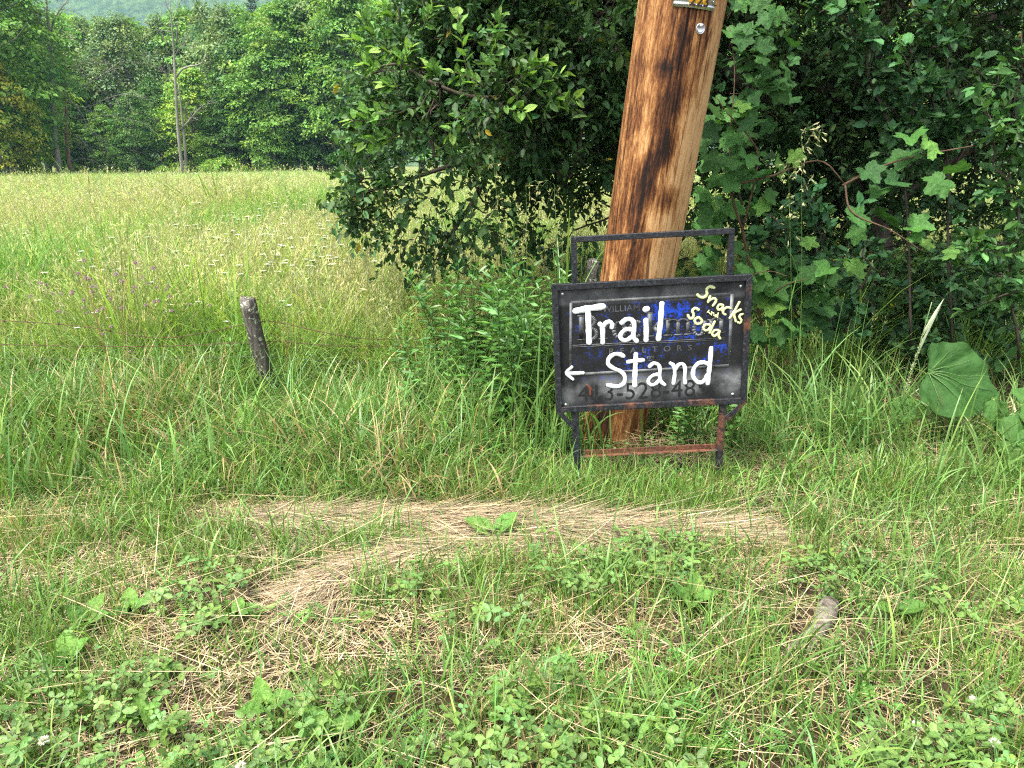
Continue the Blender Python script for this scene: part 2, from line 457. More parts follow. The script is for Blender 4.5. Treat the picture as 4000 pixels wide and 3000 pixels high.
def pole_mat():
    m, n, l, out = new_mat('treated_pole_wood')
    tc = n.new('ShaderNodeTexCoord'); v = tc.outputs['Object']
    a = n.new('ShaderNodeAttribute'); a.attribute_name = 'stain'
    long = mapping(n, l, v, (1, 1, 0.035)); mid = mapping(n, l, v, (1, 1, 0.16)); dash = mapping(n, l, v, (1, 1, 0.07), (4, 2, 1))
    s1 = noise(n, l, long, 38, 6, 0.68, 0.3); s2 = noise(n, l, mid, 55, 6, 0.72, 0.4); s3 = noise(n, l, dash, 85, 4, 0.6)
    blot = noise(n, l, mapping(n, l, v, (1, 1, 0.28)), 8, 6, 0.7, 0.8)
    val = math_node(n, l, 'ADD', a.outputs['Fac'], math_node(n, l, 'MULTIPLY_ADD', s1, 1.25, -0.62))
    val = math_node(n, l, 'ADD', val, math_node(n, l, 'MULTIPLY_ADD', s2, 0.95, -0.47))
    val = math_node(n, l, 'ADD', val, math_node(n, l, 'MULTIPLY_ADD', blot, 1.25, -0.62))
    s4 = noise(n, l, mapping(n, l, v, (1, 1, 0.3), (7, 3, 2)), 120, 5, 0.75)
    val = math_node(n, l, 'ADD', val, math_node(n, l, 'MULTIPLY_ADD', s4, 0.6, -0.3))
    c = ramp(n, l, val, [(0.02, (.50, .30, .135)), (0.22, (.33, .165, .06)), (0.42, (.17, .068, .022)), (0.60, (.065, .024, .010)), (0.80, (.014, .008, .006))])
    ck = ramp(n, l, s3, [(0.30, (.35, .3, .28)), (0.37, (1, 1, 1))])
    c = mix(n, l, 0.75, c, ck, 'MULTIPLY')
    cr = math_node(n, l, 'ABSOLUTE', math_node(n, l, 'SUBTRACT', noise(n, l, mapping(n, l, v, (1, 1, 0.035), (2, 9, 4)), 15, 2, 0.5, 0.3), 0.5))
    crm = ramp(n, l, cr, [(0.004, (.12, .09, .08)), (0.012, (1, 1, 1))])
    c = mix(n, l, 0.85, c, crm, 'MULTIPLY')
    h = math_node(n, l, 'ADD', math_node(n, l, 'MULTIPLY', s1, 0.6), math_node(n, l, 'MULTIPLY', s3, 0.5))
    principled(n, l, out, c, 0.7, 0.15, bump(n, l, h, 0.8, 0.008)); return m
M['pole'] = pole_mat()
def post_mat():
    m, n, l, out = new_mat('weathered_post_wood')
    tc = n.new('ShaderNodeTexCoord'); v = tc.outputs['Object']
    s1 = noise(n, l, mapping(n, l, v, (1, 1, 0.07)), 42, 6, 0.7, 0.4); li = noise(n, l, v, 38, 4, 0.6, 0.3); g = noise(n, l, v, 9, 3)
    c = ramp(n, l, s1, [(0.3, (.018, .016, .014)), (0.48, (.075, .065, .055)), (0.7, (.22, .2, .175))])
    lm = ramp(n, l, math_node(n, l, 'ADD', li, math_node(n, l, 'MULTIPLY_ADD', g, 0.4, -0.2)), [(0.58, (0, 0, 0)), (0.62, (1, 1, 1))])
    c = mix(n, l, lm, c, (.40, .43, .33))
    principled(n, l, out, c, 0.9, 0.15, bump(n, l, s1, 0.9, 0.01)); return m
M['post'] = post_mat()
M['drift'] = bark_mat('bleached_stick', (.035, .028, .02), (.27, .235, .195), 30, 0.25, 1.0)
def hill_mat():
    m, n, l, out = new_mat('wooded_hillside')
    tc = n.new('ShaderNodeTexCoord'); v = tc.outputs['Object']
    f = noise(n, l, v, 0.09, 5, 0.7); g = noise(n, l, v, 0.012, 4)
    c = mix(n, l, 0.5, ramp(n, l, f, [(0.38, (.008, .022, .008)), (0.60, (.10, .17, .045))]), ramp(n, l, g, [(0.35, (.03, .06, .02)), (0.65, (.075, .125, .035))]))
    principled(n, l, out, c, 0.95, 0.1, bump(n, l, f, 1.0, 6.0)); return m
M['hill'] = hill_mat()
# ------------------------------------------------------------------ ground, hillside, air
def grid_axis(breaks):
    a = []
    for x0, x1, st in breaks: a.append(np.arange(x0, x1, st))
    return np.concatenate(a + [[breaks[-1][1]]])
gx = grid_axis([(-1500, -200, 100), (-200, -40, 10), (-40, -5, 2.5), (-5, 5, 0.12), (5, 40, 2.5), (40, 200, 10), (200, 1500, 100)])
gy = grid_axis([(-600, -20, 60), (-20, 0, 2), (0, 7, 0.12), (7, 40, 1.5), (40, 140, 5), (140, 1500, 80)])
XX, YY = np.meshgrid(gx, gy)
ZZ = ground_z(XX, YY)
V = np.stack([XX, YY, ZZ], -1).reshape(-1, 3)
nx, ny = len(gx), len(gy)
i = (np.arange(ny - 1)[:, None] * nx + np.arange(nx - 1)[None]).ravel()
ground = link('ground', np_mesh('ground', V, np.stack([i, i + 1, i + nx + 1, i + nx], -1), mat=M['soil'], smooth=True))
tag(ground, 'brown soil and thatch under the mown roadside verge and meadow', 'ground', kind='structure')

hx = np.arange(-1400, 1401, 14.0); hy = np.arange(560, 1441, 14.0)
XX, YY = np.meshgrid(hx, hy)
rise = sstep(560, 1150, YY + 120 * (fbm(XX, YY, 21, 300) - 0.5))
ZZ = -1.0 + rise * (290 + 70 * (fbm(XX, 0 * YY, 22, 420) - 0.5)) + 22 * rise * (fbm(XX, YY, 23, 90) - 0.5) + 9 * np.minimum(rise * 6, 1) * (vnoise(XX, YY, 24, 16) + rng.uniform(-.5, .5, XX.shape))
V = np.stack([XX, YY, ZZ], -1).reshape(-1, 3)
nx, ny = len(hx), len(hy)
i = (np.arange(ny - 1)[:, None] * nx + np.arange(nx - 1)[None]).ravel()
tag(link('hills', np_mesh('hills', V, np.stack([i, i + 1, i + nx + 1, i + nx], -1), mat=M['hill'], smooth=True)),
    'blue hazy wooded mountainside rising above the treetops', 'hill', kind='structure')

def haze_mat():
    m, n, l, out = new_mat('pale_air')
    v = n.new('ShaderNodeVolumePrincipled')
    v.inputs['Color'].default_value = (0.40, 0.66, 1.0, 1)
    v.inputs['Density'].default_value = 0.00022
    v.inputs['Anisotropy'].default_value = 0.0
    l.new(v.outputs[0], out.inputs['Volume']); return m
M['haze'] = haze_mat()
def box_geo(x0, x1, y0, y1, z0, z1):
    V = np.array([[x, y, z] for z in (z0, z1) for y in (y0, y1) for x in (x0, x1)], float)
    Q = [[0, 2, 3, 1], [4, 5, 7, 6], [0, 1, 5, 4], [2, 6, 7, 3], [0, 4, 6, 2], [1, 3, 7, 5]]
    return V, Q
V, Q = box_geo(-1530, 1530, -630, 1530, -3.0, 385)
HAZE = link('haze', np_mesh('haze', V, Q, mat=M['haze']))
tag(HAZE, 'thin pale summer haze filling the air over the meadow', 'haze', kind='stuff')

# ------------------------------------------------------------------ the wood beyond the meadow
def limb(G_, p0, p1, r0, r1, sag=0.0, wob=0.1, n=6, sides=5, r=None, col=(.5, .5, .5)):
    r = rng if r is None else r
    t = np.linspace(0, 1, n)[:, None]; L = np.linalg.norm(np.subtract(p1, p0))
    pts = np.asarray(p0) * (1 - t) + np.asarray(p1) * t
    pts[:, 2] += sag * L * np.sin(math.pi * t[:, 0])
    pts[1:-1] += r.normal(0, wob * L / n, (n - 2, 3))
    G_.add(*tube(pts, r0 + (r1 - r0) * t[:, 0], sides), col)
    return pts
def broadleaf(seed, H, R, col, low=0.12, sprays=250, per=46, leaf=0.32, flat=0.16, tip=0.6, bare=False):
    """a forest broadleaf: trunk and limbs, and a crown of layered sprays of leaf faces"""
    r = np.random.default_rng(seed)
    T = Geo(); Cn = Geo()
    lean = r.normal(0, 0.02, 2) * H
    trunk = np.array([[lean[0] * t ** 2 + r.normal(0, .04), lean[1] * t ** 2 + r.normal(0, .04), H * 0.93 * t - 0.3 * (t == 0)] for t in np.linspace(0, 1, 9)])
    T.add(*tube(trunk, 0.019 * H * (1 - np.linspace(0, 1, 9)) ** 0.8 + 0.03, 8))
    f = low + (1 - low) * r.random(sprays) ** 0.9
    az = r.uniform(0, 2 * math.pi, sprays)
    prof = np.interp(f, [0, .1, .35, .6, .85, 1], [.45, .75, 1, .92, .6, .12])
    lump = 0.72 + 0.5 * vnoise(az * 2.2, f * 9, seed, 1.0)
    rad = R * prof * lump * (0.35 + 0.65 * np.sqrt(r.random(sprays)))
    cen = np.stack([rad * np.cos(az) + lean[0] * f ** 2, rad * np.sin(az) + lean[1] * f ** 2, f * H + r.normal(0, .2, sprays)], -1)
    order = np.argsort(-rad)
    for k in order[:: max(1, sprays // 34)][:34]:
        z0 = max(0.08 * H, cen[k, 2] - rad[k] * r.uniform(0.5, 1.1)); tt = z0 / (0.93 * H)
        p0 = np.array([np.interp(tt, np.linspace(0, 1, 9), trunk[:, 0]), np.interp(tt, np.linspace(0, 1, 9), trunk[:, 1]), z0])
        limb(T, p0, cen[k], 0.006 * H * (1 - tt) + 0.02, 0.015, 0.06, 0.25, 6, 4, r)
    n = sprays * per
    sr = r.uniform(0.55, 1.15, sprays) * R / 4.0
    u = np.sqrt(r.random((sprays, per))) * sr[:, None]; b = r.uniform(0, 2 * math.pi, (sprays, per))
    out = np.stack([np.cos(az), np.sin(az), 0 * az], -1)[:, None]
    loc = np.stack([u * np.cos(b), u * np.sin(b), r.normal(0, flat, (sprays, per)) * sr[:, None]], -1)
    droop = (loc * out).sum(-1) * r.uniform(0.1, 0.6, (sprays, 1))
    loc[..., 2] -= droop
    pos = (cen[:, None] + loc).reshape(-1, 3)
    d = unit(loc.reshape(-1, 3) + r.normal(0, .35, (n, 3)) + np.array([0, 0, -0.25]))
    nr = unit(np.array([0, 0, 1.0]) + np.repeat(out[:, 0], per, 0) * 0.45 + r.normal(0, .42, (n, 3)))
    c = np.repeat(vary(col, sprays, .22, .14, r), per, 0) * np.exp(r.normal(0, .16, (n, 1)))
    Cn.add(*instance(RH_V, None, RH_T, pos, d, nr, leaf * np.exp(r.normal(0, .28, n)), c))
    return T.mesh('trunk', M['far_bark'], True), Cn.mesh('crown', M['far_leaf'])
def conifer(seed, H, R, col):
    r = np.random.default_rng(seed); T = Geo(); Cn = Geo()
    T.add(*tube([[0, 0, -.3], [0, 0, H * .5], [0, 0, H]], [.24, .15, .02], 7))
    for z in np.arange(H * .25, H * .985, 0.75):
        k = 5
        rr = R * (1 - z / H) ** 0.75 + 0.25
        for a in np.arange(k) * 2 * math.pi / k + r.uniform(0, 6):
            L = rr * r.uniform(.65, 1.15)
            e = np.array([math.cos(a) * L, math.sin(a) * L, z + L * .22])
            limb(T, [0, 0, z], e, .035, .012, 0, .1, 4, 4, r)
            m = int(14 + 18 * L)
            t = r.random(m) ** .7
            pos = np.array([0, 0, z]) * (1 - t[:, None]) + e * t[:, None] + r.normal(0, .13, (m, 3))
            Cn.add(*instance(RH_V, None, RH_T, pos, unit(e - [0, 0, z]) + r.normal(0, .6, (m, 3)) + [0, 0, .3], rdir(m, r) + [0, 0, 1], .42 * np.exp(r.normal(0, .2, m)), vary(col, m, .2, .1, r), .2))
    return T.mesh('trunk', M['far_bark'], True), Cn.mesh('crown', M['needle'])
GR_D, GR_M, GR_A, GR_Y, GR_B = (.080, .180, .034), (.135, .26, .042), (.155, .235, .09), (.30, .32, .04), (.20, .33, .045)
PROTO = {
    'maple_dark': broadleaf(101, 15, 4.3, GR_D, .10, 260, 64, .25), 'maple_mid': broadleaf(102, 15, 4.4, GR_M, .08, 260, 64, .25, flat=.12),
    'maple_bright': broadleaf(103, 12, 3.6, GR_B, .12, flat=.12, leaf=.24, per=60), 'maple_round': broadleaf(104, 16, 4.8, GR_M, .2, 280, 74, .23),
    'ash': broadleaf(105, 16, 3.6, GR_A, .25, 190, 40, .27, .3), 'ash_thin': broadleaf(106, 16, 3.2, GR_A, .35, 150, 38, .26, .35),
    'poplar': broadleaf(107, 17, 4.0, GR_M, .3, 240, 60, .25, .3), 'yellow_maple': broadleaf(108, 9, 3.2, GR_Y, .1, 170, 60, .2),
    'bush': broadleaf(109, 2.6, 2.2, GR_B, .05, 90, 50, .16, .3), 'pine': conifer(110, 22, 3.4, (.04, .085, .04)),
}
LAB = {
    'maple_dark': ('maple_tree', 'deep green layered maple standing along the far edge of the meadow', 'deep green maples of the wood'),
    'maple_mid': ('maple_tree', 'mid green maple with drooping leaf layers at the wood edge', 'mid green maples of the wood'),
    'maple_bright': ('maple_tree', 'small bright yellow-green maple growing in front of the darker wood', 'bright maples of the wood'),
    'maple_round': ('maple_tree', 'tall round-headed green maple in the wood beyond the meadow', 'round maples of the wood'),
    'ash': ('ash_tree', 'grey-green ash with pale limbs showing in the wood', 'full ash trees of the wood'),
    'ash_thin': ('ash_tree', 'thin open grey-green ash with slender pale trunk in the wood', 'thin ash trees of the wood'),
    'poplar': ('poplar_tree', 'tall fresh green poplar forming the skyline of the wood', 'skyline poplars of the wood'),
    'yellow_maple': ('maple_tree', 'low maple with yellow-orange leaf tips at the meadow corner', 'yellowish maples of the wood'),
    'bush': ('meadow_bush', 'rounded bright green bush at the foot of the wood', 'bushes at the foot of the wood'),
    'pine': ('pine_tree', 'dark pine with whorled branches rising over the skyline', 'pines over the skyline'),
}
rt = random.Random(5)
OWN = {60: 'tall full maple beside the bare-topped dying ash', 118: 'bright maple between the yellowish maple and the dying ash', 190: 'dark maple close behind the trunk of the dying ash', 300: 'low dark maple under the drooping branches of the reddish dead tree',
    430: 'low mid green maple in front of the grey-green ashes', 540: 'low dark maple at the foot of the grey-green ashes', 640: 'low dark maple just beside the bleached dead tree', 770: 'bright yellow-green maple on the crooked-branch side of the bleached dead tree',
    900: 'low dark maple at the foot of the pale-limbed ash', 1075: 'low maple with wide drooping leaf tiers reaching the meadow grass', 15: 'low maple with yellow-orange leaf tips at the meadow corner'}
def plant_tree(kind, px, Y, H=None, rz=None):
    name, lab, grp = LAB[kind]
    lab = OWN.get(px, lab) if kind != 'bush' else lab
    x = P(px, 660, Y)[0]
    o = empty(name, (x, Y, float(ground_z(x, Y))), lab, 'bush' if kind == 'bush' else 'tree', grp)
    base_h = {'maple_dark': 15, 'maple_mid': 15, 'maple_bright': 12, 'maple_round': 16, 'ash': 16, 'ash_thin': 16, 'poplar': 17, 'yellow_maple': 9, 'bush': 2.6, 'pine': 22}[kind]
    s = (H or base_h) / base_h * (1.0 if kind == 'bush' else 1.09)
    o.scale = (s * rt.uniform(.92, 1.08), s * rt.uniform(.92, 1.08), s); o.rotation_euler = (0, 0, rt.uniform(0, 6.28) if rz is None else rz)
    for nm, me in zip(('trunk', 'crown'), PROTO[kind]):
        c = bpy.data.objects.new(nm, me); COL.objects.link(c); c.parent = o
    return o
FRONT = [('maple_round', 60, 63, 17), ('maple_mid', -70, 60, 19), ('yellow_maple', 15, 58, 8.2), ('maple_bright', 118, 70, 12), ('maple_dark', 190, 78, 15),
    ('maple_dark', 300, 80, 9), ('ash', 390, 86, 15), ('maple_mid', 330, 84, 13), ('ash_thin', 470, 83, 14.5), ('ash', 560, 84, 15), ('maple_dark', 540, 77, 7.5), ('maple_mid', 430, 78, 6.5),
    ('maple_dark', 640, 82, 9), ('maple_bright', 770, 79, 10), ('ash_thin', 850, 84, 16), ('ash', 925, 82, 15.5), ('maple_dark', 900, 79, 8),
    ('maple_dark', 1010, 81, 14.5), ('maple_mid', 1110, 78, 15), ('maple_mid', 1075, 76, 7.5), ('maple_dark', 1195, 80, 15.5), ('ash_thin', 1290, 80, 18), ('maple_dark', 1270, 78, 11), ('maple_round', 1370, 77, 17), ('maple_mid', 1460, 79, 16),
    ('bush', 35, 60, 2.4), ('bush', 95, 61, 1.9), ('bush', 290, 70, 1.4), ('bush', 815, 75, 1.8), ('bush', 870, 75, 2.2), ('bush', 930, 76, 1.6), ('bush', 640, 75, 1.3)]
for a in FRONT: plant_tree(*a)
k = 0
for px in range(-420, 1560, 92):
    plant_tree(('poplar', 'maple_round', 'ash', 'maple_mid', 'maple_dark')[k % 5], px + rt.uniform(-25, 25), rt.uniform(90, 98), rt.uniform(15.5, 17.5) + (2.2 if px > 1080 else 0)); k += 1
for px in range(-500, 1600, 96):
    plant_tree(('poplar', 'maple_round', 'poplar', 'maple_bright')[k % 4], px + rt.uniform(-25, 25), rt.uniform(106, 116), rt.uniform(17.3, 19.3) + (2.5 if px > 1080 else 0)); k += 1
for px in range(1560, 4700, 200):                # behind the apple tree, closing the far side of the meadow
    plant_tree(('maple_mid', 'maple_dark', 'maple_round')[k % 3], px + rt.uniform(-40, 40), rt.uniform(78, 84), rt.uniform(14, 18)); k += 1
    plant_tree('poplar', px + 90, rt.uniform(94, 102), 19)
for px, Y, H in ((1045, 118, 23.5), (745, 120, 21.5), (990, 122, 21)): plant_tree('pine', px, Y, H)

# dead trees ---------------------------------------------------------
def twigs(G_, p, d, L, rad, depth, r, droop=0.0, spread=0.6, kids=4):
    d = unit(d); n = 5
    pts = [np.asarray(p, float)]; dd = d.copy()
    for _ in range(n):
        dd = unit(dd + r.normal(0, .12, 3) + np.array([0, 0, -droop])); pts.append(pts[-1] + dd * L / n)
    G_.add(*tube(pts, np.linspace(rad, rad * .35, n + 1), 5 if depth > 1 else 3))
    if depth:
        for _ in range(kids):
            q = r.integers(1, n + 1)
            twigs(G_, pts[q], unit(pts[q] - pts[q - 1]) + r.normal(0, spread, 3), L * r.uniform(.4, .7), rad * .5, depth - 1, r, droop, spread, kids)
    return pts
def dead_tree(name, label, px_path, Y, radii, mat, limbs, seed):
    """px_path: trunk in photo pixels at distance Y; limbs: (pixel path, radius, twig depth, droop)"""
    r = np.random.default_rng(seed)
    pts = np.array([P(a, b, Y) for a, b in px_path])
    pts[0, 2] = float(ground_z(pts[0, 0], Y)) - .2
    root = empty(name, (pts[0, 0], Y, pts[0, 2] + .2), label, 'tree')
    T = Geo(); T.add(*tube(smooth_path(pts, 16), np.interp(np.linspace(0, 1, 16), np.linspace(0, 1, len(radii)), radii), 8)); T.build('trunk', M[mat], root, True)
    for path, rad, depth, droop in limbs:
        B = Geo(); q = np.array([P(a, b, Y - 0.4 * i_) for i_, (a, b) in enumerate(path)])
        sp = smooth_path(q, 8); B.add(*tube(sp, np.linspace(rad, rad * .4, 8), 6))
        if depth:
            for m in range(2, 8):
                for _ in range(2): twigs(B, sp[m], unit(sp[m] - sp[m - 1]) + r.normal(0, .6, 3), r.uniform(.8, 1.8), rad * .35, depth - 1, r, droop)
        B.build('limb', M['snag'], root, True)
dead_tree('dead_tree', 'tall bleached dead tree with broken forked limbs in front of the wood', [(712, 660), (700, 560), (690, 420), (684, 300), (678, 180), (668, 60), (660, -25)], 75, [.19, .16, .14, .12, .085, .06, .03], 'snag',
    [([(690, 300), (720, 265), (785, 250), (806, 212)], .11, 0, 0), ([(675, 285), (652, 256)], .08, 0, 0), ([(690, 170), (692, 130), (694, 82)], .1, 0, 0), ([(672, 125), (640, 120), (612, 118)], .05, 0, 0), ([(670, 180), (640, 150), (610, 112)], .05, 0, 0), ([(682, 330), (650, 290), (600, 250)], .04, 2, 0), ([(676, 230), (700, 190), (735, 160)], .04, 2, 0), ([(672, 90), (690, 50), (705, 0)], .035, 1, 0), ([(670, 60), (650, 20), (640, -20)], .035, 1, 0)], 1)
dead_tree('dead_sapling', 'slender grey dead trunk with a crooked side branch beside the bleached tree', [(726, 655), (718, 520), (708, 420), (697, 330)], 75.5, [.15, .12, .1, .05], 'snag',
    [([(704, 510), (740, 470), (770, 435), (795, 410)], .12, 1, 0), ([(738, 470), (722, 430), (742, 392)], .06, 0, 0), ([(752, 458), (775, 470)], .05, 0, 0)], 2)
dead_tree('dead_spruce', 'reddish dead tree hung with many bare drooping grey branches', [(278, 690), (266, 600), (258, 480), (262, 380), (258, 300), (250, 200)], 68, [.2, .17, .15, .12, .09, .04], 'rust_bark',
    [([(262, 350), (330, 335), (390, 300), (470, 240)], .07, 2, .1), ([(262, 400), (340, 420), (430, 380), (520, 360)], .06, 2, .12), ([(262, 380), (310, 430), (350, 500), (420, 560)], .05, 2, .2),
     ([(260, 420), (220, 450), (200, 470)], .05, 2, .2), ([(262, 450), (330, 470), (420, 450), (560, 480)], .05, 2, .15), ([(264, 520), (310, 540), (330, 560)], .05, 2, .3), ([(276, 630), (340, 620), (400, 650), (430, 690)], .05, 2, .2),
     ([(258, 300), (290, 260), (330, 240)], .05, 2, .1), ([(258, 330), (225, 300), (215, 280)], .05, 2, .1)], 3)
dead_tree('dying_ash', 'grey-trunked tall tree with bare forked top at the meadow corner', [(232, 690), (216, 560), (204, 400), (198, 250), (194, 150), (186, 60), (180, -30)], 66, [.3, .27, .24, .2, .16, .1, .04], 'snag',
    [([(196, 160), (150, 60), (90, -10)], .09, 1, 0), ([(194, 150), (215, 70), (265, 0)], .08, 1, 0), ([(198, 190), (160, 120), (140, 60)], .06, 1, 0), ([(200, 220), (235, 140), (240, 60)], .06, 1, 0)], 4)
# ------------------------------------------------------------------ utility pole
pb, pt = P(2366, 1830, 3.92), P(2664, 0, 3.74)
ax = unit(pt - pb); pb = pb - ax * (pb[2] + 0.35) / ax[2]          # foot set in the ground
LEN = 9.5
pole_z = lambda z: pb + ax * ((z - pb[2]) / ax[2])
def pole_r(z): return np.interp(z, [-0.4, 0.0, 0.5, 1.2, 2.4, 9.5], [.195, .192, .192, .197, .207, .165])
pole = empty('utility_pole', tuple(pole_z(0.0)), 'thick leaning wooden utility pole with dark stains, behind the painted sign', 'utility pole')
nt, nz = 72, 150
zz = np.concatenate([np.linspace(pb[2], 2.7, 120), np.linspace(2.76, LEN, 30)])
th = np.arange(nt) * 2 * math.pi / nt
ex = unit(np.cross(np.array([0, 1.0, 0]), ax)); ey = np.cross(ax, ex)
V = []; ST = []
def lerp_tab(v, xs, ys): return np.interp(v, xs, ys)
for z in zz:
    c = pole_z(z); R_ = pole_r(z) * (1 + 0.010 * np.sin(3 * th + z * 1.3) + 0.006 * np.sin(7 * th - z * 2.1))
    V.append(c + R_[:, None] * (np.cos(th)[:, None] * ex + np.sin(th)[:, None] * ey))
    u = np.cos(th); py = float(to_px(c)[1][0])
    # dark creosote run down the middle, pale heartwood patch beside it, dark foot
    cen = lerp_tab(py, [0, 300, 560, 800, 960, 1150], [-.10, -.12, -.16, -.36, -.30, -.30]); w = lerp_tab(py, [0, 300, 600, 800, 960], [.36, .32, .28, .32, .30]); cen = cen + .07 * math.sin(py / 70.0) + .05 * math.sin(py / 29.0 + 1)
    dark = lerp_tab(py, [-400, 0, 150, 300, 500, 620, 760, 900, 1000], [.2, .28, .34, .36, .46, .54, .48, .34, .42]) * np.exp(-((u - cen) / w) ** 2)
    left = 0.27 + 0.10 * np.exp(-((u + .85) / .2) ** 2)
    right = lerp_tab(py, [0, 250, 400, 480, 700, 730, 790, 900], [.34, .30, .22, .10, .02, .26, .20, .06])
    edge = lerp_tab(py, [0, 300, 600, 900], [.10, .08, .02, .05])
    sm = 1 / (1 + np.exp(-(u - (cen + .28)) * 14)); se = 1 / (1 + np.exp(-(u - .62) * 12))
    st = left * (1 - sm) + (right * (1 - se) + edge * se) * sm + dark
    knot = 0.35 * np.exp(-((u - .25) / .2) ** 2 - ((py - 770) / 40) ** 2) + .25 * np.exp(-((u + .35) / .3) ** 2 - ((py - 275) / 22) ** 2)
    foot = 0.22 * sstep(1350, 1560, py) - .16 * np.exp(-((u - cen) / w) ** 2) * sstep(1350, 1560, py) - 0.08 * np.exp(-((u - .8) / .25) ** 2) * sstep(1350, 1560, py)
    ST.append(st + knot + foot)
V = np.concatenate(V + [[pole_z(LEN)]]); ST = np.concatenate(ST + [[.5]])
i = np.arange(len(zz) - 1)[:, None] * nt; j = np.arange(nt)[None]; k = (j + 1) % nt
Q = np.stack([i + j, i + k, i + nt + k, i + nt + j], -1).reshape(-1, 4)
b0 = (len(zz) - 1) * nt; j = np.arange(nt)
T = np.stack([np.full(nt, len(V) - 1), b0 + j, b0 + (j + 1) % nt], -1)
# mesh in the pole's own axes so that the grain runs along it
Rm = np.stack([ex, ey, ax], 0); o0 = pole_z(0.0)
me = np_mesh('shaft', (V - o0) @ Rm.T, Q, T, mat=M['pole'], smooth=True)
a = me.attributes.new('stain', 'FLOAT', 'POINT'); a.data.foreach_set('value', ST.astype(np.float32))
shaft = bpy.data.objects.new('shaft', me); COL.objects.link(shaft); shaft.parent = pole
POLE_ROT = Matrix(np.stack([ex, ey, ax], 1).tolist()).to_4x4()
shaft.matrix_local = POLE_ROT

def on_pole(px, py):
    """point of the pole's front surface seen at a photo pixel, with its normal"""
    d = ray(px, py); o = np.array([0, 0, CAMH])
    t = 3.0
    for _ in range(60):
        p = o + d * t; z = p[2]; c = o0 + ax * np.dot(p - o0, ax); q = np.linalg.norm(p - c) - pole_r(z)
        t += q * 0.7
    return p, unit(p - c)
def bent_plate(pxc, pyc, w, h, thick, name, mat, parent, lift=0.002, roll=0.0, seg=10):
    """rectangular plate wrapped on the pole, centred at a pixel; w along the girth, h along the axis"""
    p, nrm = on_pole(pxc, pyc); zc = np.dot(p - o0, ax); a0 = math.atan2(np.dot(p - o0, ey), np.dot(p - o0, ex)); R_ = pole_r(p[2]) + lift
    V = []
    for lay in (0, 1):
        for v in (-h / 2, h / 2):
            for u in np.linspace(-w / 2, w / 2, seg + 1):
                uu, vv = u * math.cos(roll) - v * math.sin(roll), u * math.sin(roll) + v * math.cos(roll)
                an = a0 + uu / R_; rr = R_ + lay * thick
                V.append(o0 + ax * (zc + vv) + rr * (math.cos(an) * ex + math.sin(an) * ey))
    m = seg + 1; i = np.arange(seg); Q = [np.stack([2 * m + i, 2 * m + i + 1, 3 * m + i + 1, 3 * m + i], -1), np.stack([i, m + i, m + i + 1, i + 1], -1),
        np.stack([i, i + 1, 2 * m + i + 1, 2 * m + i], -1), np.stack([m + i, 3 * m + i, 3 * m + i + 1, m + i + 1], -1), np.array([[0, 2 * m, 3 * m, m], [seg, m + seg, 3 * m + seg, 2 * m + seg]])]
    return link(name, np_mesh(name, V, np.concatenate(Q), mat=M[mat]), parent)
def text_mesh(txt, size, depth, bold=0.0, spacing=1.0):
    cu = bpy.data.curves.new('t', 'FONT'); cu.body = txt; cu.size = size; cu.extrude = depth / 2; cu.offset = bold; cu.space_character = spacing; cu.resolution_u = 4
    ob = bpy.data.objects.new('t', cu); COL.objects.link(ob)
    dg = bpy.context.evaluated_depsgraph_get(); me = bpy.data.meshes.new_from_object(ob.evaluated_get(dg))
    bpy.data.objects.remove(ob); bpy.data.curves.remove(cu)
    n = len(me.vertices); co = np.zeros(n * 3, np.float32); me.vertices.foreach_get('co', co); return me, co.reshape(-1, 3)
s_top = mpp(2700, 20, 3.55)
plate = empty('number_plate', tuple(on_pole(2735, -25)[0]), 'aluminium plate with yellow number tiles nailed high on the leaning pole', 'number plate')
bent_plate(2720, -22, 168 * s_top, 96 * s_top, .003, 'backing', 'alu', plate, .002, 0.0)
bent_plate(2715, 20, 168 * s_top, 9 * s_top, .006, 'rim', 'alu', plate, .002, 0.0)
for k, ch in enumerate('223'):
    cx = 2706 + 25 * k
    tile = bent_plate(cx, -6 + 3 * k, 24.6 * s_top, 54 * s_top, .002, 'number_tile', 'yellow_tile', plate, .0056)
    me, co = text_mesh(ch, 54 * s_top, .001, .0012)
    co[:, :2] -= (co[:, :2].max(0) + co[:, :2].min(0)) / 2
    p, nrm = on_pole(cx, 1 + 3 * k); zz_ = ax - nrm * np.dot(ax, nrm); zz_ = unit(zz_); xx_ = np.cross(zz_, nrm)
    W = p + nrm * .0085 + co[:, 0:1] * xx_ + co[:, 1:2] * zz_ + co[:, 2:3] * nrm
    me.vertices.foreach_set('co', W.astype(np.float32).ravel()); me.materials.clear(); me.materials.append(M['black_print'])
    dgt = link('digit', me, tile)
for qx, qy in ((2648, 13), (2790, 23)):
    bent_plate(qx, qy - 2, 15 * s_top, 3 * s_top, .001, 'slot', 'black_print', plate, .0055)
p, nrm = on_pole(2735, 112)
disc = empty('inspection_tag', tuple(p), 'round stamped aluminium tag nailed to the leaning pole', 'tag')
zz_ = unit(ax - nrm * np.dot(ax, nrm)); xx_ = np.cross(zz_, nrm); sd = mpp(2735, 112, 3.55)
g = Geo(); a_ = np.linspace(0, 2 * math.pi, 28, endpoint=False); R_ = 19.5 * sd
ring = np.cos(a_)[:, None] * xx_ + np.sin(a_)[:, None] * zz_
prof = [(1.0, .001), (1.0, .0045), (.93, .0050), (.90, .0038), (.0, .0038)]
VV = np.concatenate([p + ring * R_ * f + nrm * h for f, h in prof]); i = np.arange(4)[:, None] * 28; j = np.arange(28)[None]; k = (j + 1) % 28
